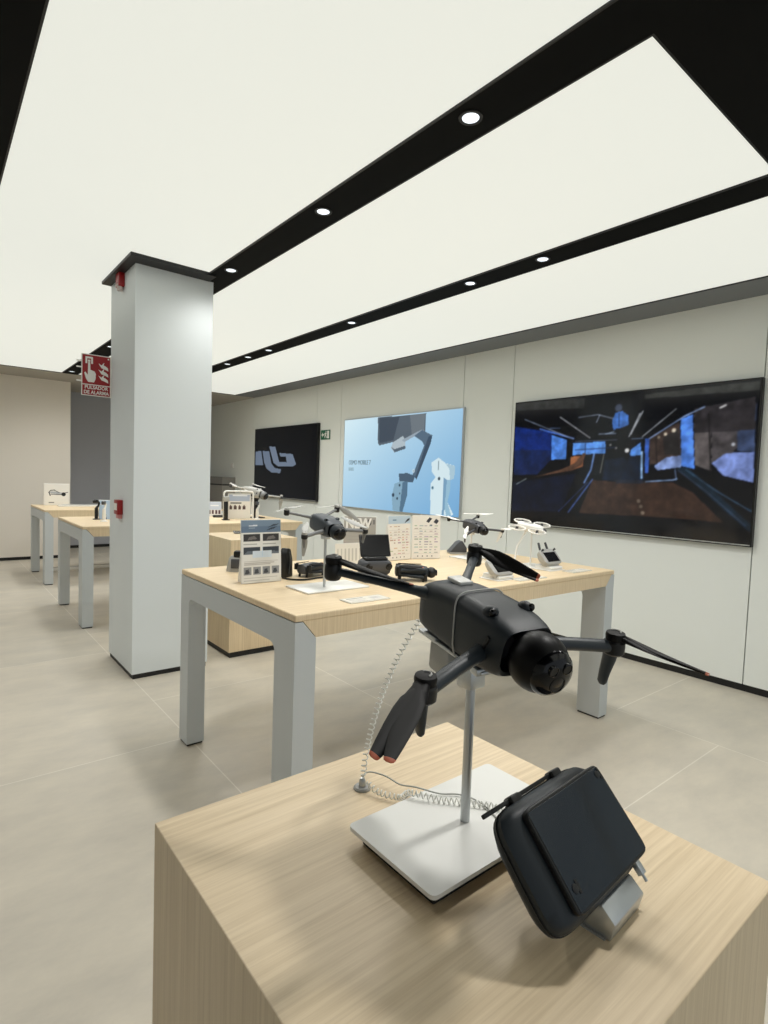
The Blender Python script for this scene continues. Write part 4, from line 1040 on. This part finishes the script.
card('information_card', 'upright spec card with a pale blue heading, left of the pair behind the folded drone', 2.265, 2.722, 2.461, 2.728, TZ, 0.287, spec(True, (226, 200, 184), 4, [[(0.72, 0.83), (0.95, 0.90), (0.97, 0.95), (0.86, 0.93), (0.78, 0.88)]]), lean=3)
card('information_card', 'upright white spec table card with two small drone pictures, right one of the pair', 2.470, 2.726, 2.660, 2.655, TZ, 0.290, spec(False, (196, 196, 196), 9, [[(0.48, 0.86), (0.60, 0.96), (0.70, 0.93), (0.58, 0.83)], [(0.75, 0.85), (0.84, 0.93), (0.95, 0.88), (0.86, 0.80)], [(0.62, 0.79), (0.70, 0.79), (0.70, 0.75), (0.60, 0.75)]]), lean=3)
# the NEW board
I = [('p', [(0.74, 0.80), (0.80, 0.78), (0.86, 0.84), (0.86, 0.92), (0.80, 0.97), (0.74, 0.92)], (48, 50, 54)), ('r', (0.90, 0.82, 0.97, 0.93), (120, 120, 118)), ('r', (0.05, 0.70, 0.40, 0.715), (80, 80, 80)), ('r', (0.30, 0.70, 0.62, 0.74), (44, 44, 46))]
for k in range(7): I.append(('r', (0.06, 0.60 - 0.08 * k, 0.5 + 0.3 * (k % 3) / 2, 0.612 - 0.08 * k), (158, 154, 148)))
tn = card('information_card', 'grey board with white NEW lettering behind the dark grey drone', 2.085, 2.965, 2.255, 2.842, TZ, 0.272, raster(80, 100, I, (168, 165, 158), 0.77), lean=2, cat='sign')
text_mesh('lettering', 'NEW', 0.088, WHITE, tn, RX(-2) @ T((-0.092, -0.004, 0.198)) @ RX(90), 0.0012, 'LEFT', 0.004, sx=0.80)
I = [('r', (0.06 + 0.12 * k, 0.15, 0.10 + 0.12 * k, 0.75), (190, 188, 182)) for k in range(8)]
card('information_card', 'low white card with faint vertical lines behind the dark grey drone stand', 1.86, 2.72, 2.07, 2.70, TZ, 0.13, raster(60, 36, I, (226, 224, 216), 1.6), lean=3)

# flat price labels under acrylic
def label_plate(label, x, y, w, d, yaw, seed):
    t = thing('price_label', label, 'label', (x, y, TZ), rotz=math.radians(yaw), group='flat labels on the long table')
    m = MB(); m.box((-w / 2, -d / 2, 0), (w / 2, d / 2, 0.005), 0.0012); m.build('acrylic_plate', mat('pale_acrylic', (226, 224, 214), 0.12), t, smooth=False)
    r = random.Random(seed); I = [('r', (0.06, 0.70, 0.50, 0.84), (120, 120, 118)), ('r', (0.62, 0.2, 0.92, 0.75), (206, 204, 198))]
    for k in range(5): I.append(('r', (0.06, 0.56 - 0.11 * k, 0.2 + 0.35 * r.random(), 0.60 - 0.11 * k), (170, 168, 162)))
    for k in range(3): I.append(('r', (0.66, 0.28 + 0.15 * k, 0.72 + 0.15 * r.random(), 0.33 + 0.15 * k), (130, 128, 124)))
    picture('printed_face', raster(60, 34, I, (224, 220, 208), 1.8), w - 0.012, d - 0.012, PRINT, t, T((0, -(d - 0.012) / 2, 0.0056)) @ RX(-90))
label_plate('flat label at the front edge of the long table before the dark grey drone', 1.45, 1.885, 0.21, 0.085, 0, 1)
label_plate('flat label in front of the light grey controller below the mid grey drone', 2.56, 1.865, 0.24, 0.075, 0, 2)
label_plate('flat label at the right end of the long table, by the controller with raised aerials', 3.07, 1.885, 0.20, 0.08, 0, 3)

# dark wedge and cables at the back of the table
t = thing('battery_hub', 'small dark wedge-shaped box beside the pole of the mid grey drone', 'accessory', (2.985, 2.80, TZ), rotz=-0.5)
m = MB(); m.prism([(-0.075, -0.04, 0.012), (0.055, -0.04, 0.012), (0.055, -0.04, 0.045), (0.02, -0.04, 0.095), (-0.01, -0.04, 0.085)], (0, 0.08, 0), 0.004); m.build('case', DGREY, t)
m = MB(); m.box((-0.07, -0.045, 0), (0.07, 0.045, 0.012), 0.003); m.build('foot', LGREY, t)
wire_obj('white_cable', coil(smooth([(2.62, 2.36, 0.944), (2.70, 2.42, 0.944), (2.78, 2.36, 0.944), (2.84, 2.47, 0.944)], 6), 0.006, 0.001, 24, 0.1), 0.0016, COIL, 'white coiled cable on the table left of the mid grey drone')
wire_obj('white_cable', coil(smooth([(1.60, 2.30, 0.944), (1.66, 2.42, 0.944), (1.72, 2.52, 0.944), (1.86, 2.55, 0.944)], 6), 0.006, 0.001, 24, 0.1), 0.0016, COIL, 'white coiled cable on the table behind the dark grey drone stand')

# tablet slab on the oak counter behind
t = thing('tablet', 'thin grey tablet lying on the oak counter behind the leaflet', 'tablet', (2.20, 4.60, 0.941), rotz=-0.35)
m = MB(); m.box((-0.12, -0.08, 0), (0.12, 0.08, 0.012), 0.005); m.build('body', MGREY, t)
m = MB(); m.box((-0.108, -0.070, 0.011), (0.108, 0.070, 0.0128), 0.0005); m.build('screen', OFFSCR, t)

# ------------------------------------------------------------------ things on the two tables farther back
t = thing('card_holder', 'white rounded frame with a product card on the table behind the pillar', 'card holder', (2.755, 6.06, TZ), rotz=-0.12)
fr = []
for cx, cz, a0 in ((-0.115, 0.295, PI), (0.165, 0.295, PI / 2)):
    for k in range(6):
        a = a0 - k * PI / 10
        fr.append((cx + (0.03 if True else 0) * math.cos(a), 0, cz + 0.03 * math.sin(a)))
m = MB(); m.tube([(-0.145, 0, 0.005)] + fr + [(0.195, 0, 0.005)], 0.010, 10); m.build('frame', WHITE, t)
I = [('r', (0.02, 0.70, 0.98, 0.98), (176, 186, 204)), ('r', (0.2, 0.90, 0.85, 0.95), (236, 238, 240)), ('r', (0.1, 0.60, 0.6, 0.66), (90, 84, 82))]
for k in range(4): I += [('r', (0.06 + 0.2 * k, 0.36, 0.18 + 0.2 * k, 0.50), (88, 66, 62)), ('r', (0.08 + 0.2 * k, 0.50, 0.14 + 0.2 * k, 0.55), (130, 110, 104))]
m = MB(); m.box((-0.10, 0.0, 0.01), (0.165, 0.006, 0.30), 0.001); m.build('board', WHITE, t, smooth=False)
picture('printed_face', raster(54, 60, I, (232, 228, 220), 0.9), 0.26, 0.28, PRINT, t, T((0.032, -0.0015, 0.015)))
t = thing('display_post', 'short black post standing left of the white rounded frame', 'stand', (2.610, 6.02, TZ))
m = MB(); m.box((-0.035, -0.035, 0), (0.035, 0.035, 0.010), 0.002); m.build('base', BLACK, t)
m = MB(); m.box((-0.02, -0.02, 0.01), (0.02, 0.02, 0.21), 0.005); m.build('post', BLACK, t)
m = MB(); m.box((-0.035, -0.025, 0.21), (0.035, 0.025, 0.27), 0.01); m.build('cradle', LGREY, t)

c5 = dict(c2, body=LGREY, arm=LGREY, ball=MGREY, motor=DGREY, scale=1.35, blade=LGREY, tip=LGREY, rear_legs=False)
c5['arms'] = dict(FR=(0.10, -0.16, 0.0), FL=(0.175, 0.19, -0.01), RR=(-0.15, -0.14, 0.03), RL=(-0.13, 0.15, 0.03))
c5['props'] = dict(FR=[((0.0, -0.14, 0.03), (0, 0, 1)), ((0.01, -0.15, 0.03), (0, 0, 1))], FL=[((0.175, 0.20, -0.13), (0.4, -1, 0)), ((0.178, 0.20, -0.12), (0.4, -1, 0))],
    RR=[((-0.03, -0.17, 0.04), (0, 0, 1)), ((-0.04, -0.16, 0.04), (0, 0, 1))], RL=[((-0.02, 0.2, 0.04), (0, 0, 1)), ((-0.03, 0.21, 0.04), (0, 0, 1))])
drone('camera_drone', 'light grey drone on a black post, on the table behind the pillar', (3.08, 6.30, 1.245), Rpose(-62, -10, 0), c5)
t = thing('drone_stand', 'black post stand under the light grey drone on the table behind the pillar', 'stand', (3.11, 6.29, TZ))
m = MB(); m.box((-0.09, -0.07, 0), (0.09, 0.07, 0.010), 0.003); m.build('base_plate', BLACK, t)
m = MB(); m.box((-0.022, -0.02, 0.01), (0.022, 0.02, 0.235), 0.006); m.build('post', BLACK, t)
m = MB(); m.box((-0.05, -0.03, 0.222), (0.03, 0.03, 0.248), 0.006); m.build('cradle', BLACK, t)
def handheld(label, x, y, colr, yaw):
    t = thing('phone_gimbal', label, 'phone gimbal', (x, y, TZ), rotz=yaw)
    m = MB(); m.lathe([(0, 0), (0.035, 0), (0.035, 0.006), (0.018, 0.012), (0, 0.012)], 18); m.build('base', colr, t)
    m = MB(); m.tube([(0, 0, 0.01), (0.002, 0, 0.06), (0, 0, 0.12)], [0.016, 0.019, 0.016], 14); m.build('handle', colr, t)
    m = MB(); m.tube([(0, 0, 0.12), (0.02, 0.0, 0.14), (0.03, 0, 0.17), (0.01, 0, 0.19)], [0.013, 0.010, 0.010, 0.012], 12); m.build('arm', colr, t)
    m = MB(); m.box((-0.035, -0.012, 0.17), (0.02, 0.012, 0.205), 0.006); m.build('clamp', DGREY if colr is WHITE else colr, t)
    return t
handheld('white phone gimbal just left of the black drone post on the table behind', 3.02, 6.07, WHITE, 0.4)
handheld('small white phone gimbal at the back right of the table behind the pillar', 3.27, 6.70, WHITE, 1.2)
I = [('r', (0, 0.45, 1, 1), (196, 206, 222)), ('r', (0.2, 0.7, 0.8, 0.78), (236, 238, 242))] + [('r', (0.06 + 0.24 * k, 0.14, 0.22 + 0.24 * k, 0.42), (92, 70, 74)) for k in range(4)]
card('information_card', 'small pale blue card at the right edge of the pillar on the table behind', 2.63, 6.60, 2.79, 6.56, TZ, 0.18, raster(40, 45, I, (228, 226, 224), 0.9), lean=6)
t = thing('battery_pack', 'flat black pack lying in front of the small pale blue card', 'accessory', (2.70, 6.42, TZ), rotz=-0.2)
m = MB(); m.box((-0.07, -0.03, 0), (0.07, 0.03, 0.028), 0.006); m.build('body', BLACK, t)
m = MB(); m.box((-0.05, -0.031, 0.008), (0.03, -0.029, 0.02), 0); m.build('contact_strip', DGREY, t)

handheld('black phone gimbal left of the pillar, on the table in front of the boxed drone', 1.365, 6.40, BLACK, 0.3)
handheld('white phone gimbal left of the pillar, in front of the pale blue product box', 1.375, 6.12, WHITE, 0.9)
t = thing('product_box', 'pale blue product box at the left edge of the pillar', 'box', (1.47, 6.42, TZ), rotz=-0.25)
m = MB(); m.box((-0.075, -0.03, 0), (0.075, 0.03, 0.20), 0.002); m.build('carton', WHITE, t, smooth=False)
I = [('r', (0, 0, 1, 1), (182, 206, 232)), ('p', [(0.25, 0.0), (0.5, 0.0), (0.45, 0.35), (0.35, 0.5), (0.28, 0.3)], (60, 84, 130)), ('p', [(0.1, 0.75), (0.5, 0.75), (0.5, 0.82), (0.1, 0.82)], (236, 240, 246))]
picture('printed_face', raster(40, 52, I, (182, 206, 232), 0.75), 0.146, 0.196, PRINT, t, T((0, -0.0315, 0.002)))

t = thing('drone_box', 'white box printed with a black drone on the farthest table by the back wall', 'box', (1.415, 9.02, TZ), rotz=-0.15)
m = MB(); m.box((-0.155, -0.055, 0), (0.155, 0.055, 0.30), 0.003); m.build('carton', WHITE, t, smooth=False)
k_ = (28, 30, 34)
I = [('p', [(0.20, 0.60), (0.30, 0.66), (0.60, 0.62), (0.72, 0.60), (0.72, 0.52), (0.55, 0.53), (0.30, 0.56)], (180, 184, 190)), ('l', [(0.18, 0.60), (0.26, 0.70), (0.42, 0.72)], k_, 0.03), ('l', [(0.42, 0.70), (0.60, 0.60)], k_, 0.025),
     ('l', [(0.20, 0.60), (0.24, 0.46)], k_, 0.04), ('c', (0.78, 0.52), k_, 0.09), ('l', [(0.28, 0.52), (0.70, 0.50)], k_, 0.03), ('l', [(0.80, 0.58), (0.95, 0.62)], k_, 0.025), ('r', (0.18, 0.10, 0.40, 0.14), (120, 120, 120))]
picture('printed_face', raster(70, 68, I, (240, 238, 232), 1.03), 0.30, 0.29, PRINT, t, T((0, -0.0565, 0.005)))
m = MB(); m.box((-0.157, -0.01, 0.14), (-0.1545, 0.01, 0.165), 0.0005); m.build('side_seal', LGREY, t)
t = thing('display_tray', 'long low white display tray on the farthest table, right of the white drone box', 'tray', (2.00, 8.72, TZ))
m = MB(); m.box((-0.62, -0.10, 0.0), (0.9, 0.10, 0.018), 0.004); m.build('plinth', WHITE, t)
m = MB(); m.box((-0.60, -0.09, 0.016), (0.88, 0.09, 0.022), 0.001); m.build('inlay', LGREY, t)

# cable tray and hanging cables under the farthest table
t = thing('floor_cable_tray', 'white cable tray on the floor under the farthest table', 'cable tray', (2.3, 9.08, 0))
m = MB(); m.box((-1.0, -0.03, 0), (0.95, 0.03, 0.045), 0.006); m.build('channel', WHITE, t)
m = MB(); m.box((-0.99, -0.022, 0.043), (0.94, 0.022, 0.050), 0.003); m.build('lid', LGREY, t)
wire_obj('cable', smooth([(2.34, 9.02, 0.84), (2.33, 9.04, 0.55), (2.20, 9.06, 0.30), (2.14, 9.06, 0.054)]), 0.010, BLACK, 'black cable hanging under the farthest table, seen between pillar and table leg', n=8)
wire_obj('cable', smooth([(2.55, 9.02, 0.84), (2.52, 9.05, 0.45), (2.56, 9.06, 0.2), (2.60, 9.06, 0.054)]), 0.006, BLACK, 'thin black cable hanging right of the thicker one under the farthest table', n=8)

# ------------------------------------------------------------------ added world fill light, through the unseen room side left open behind the camera
w = bpy.data.worlds.new('world'); SC.world = w; w.use_nodes = True
bg = w.node_tree.nodes['Background']; bg.inputs['Color'].default_value = (0.86, 0.93, 1.0, 1); bg.inputs['Strength'].default_value = 0.6

SC.view_settings.view_transform = 'Standard'; SC.view_settings.look = 'None'
SC.view_settings.exposure = 0.0; SC.view_settings.gamma = 1.0; SC.view_settings.use_curve_mapping = False
SC.cycles.max_bounces = 8; SC.cycles.diffuse_bounces = 5; SC.cycles.sample_clamp_indirect = 4
SC.cycles.use_denoising = True
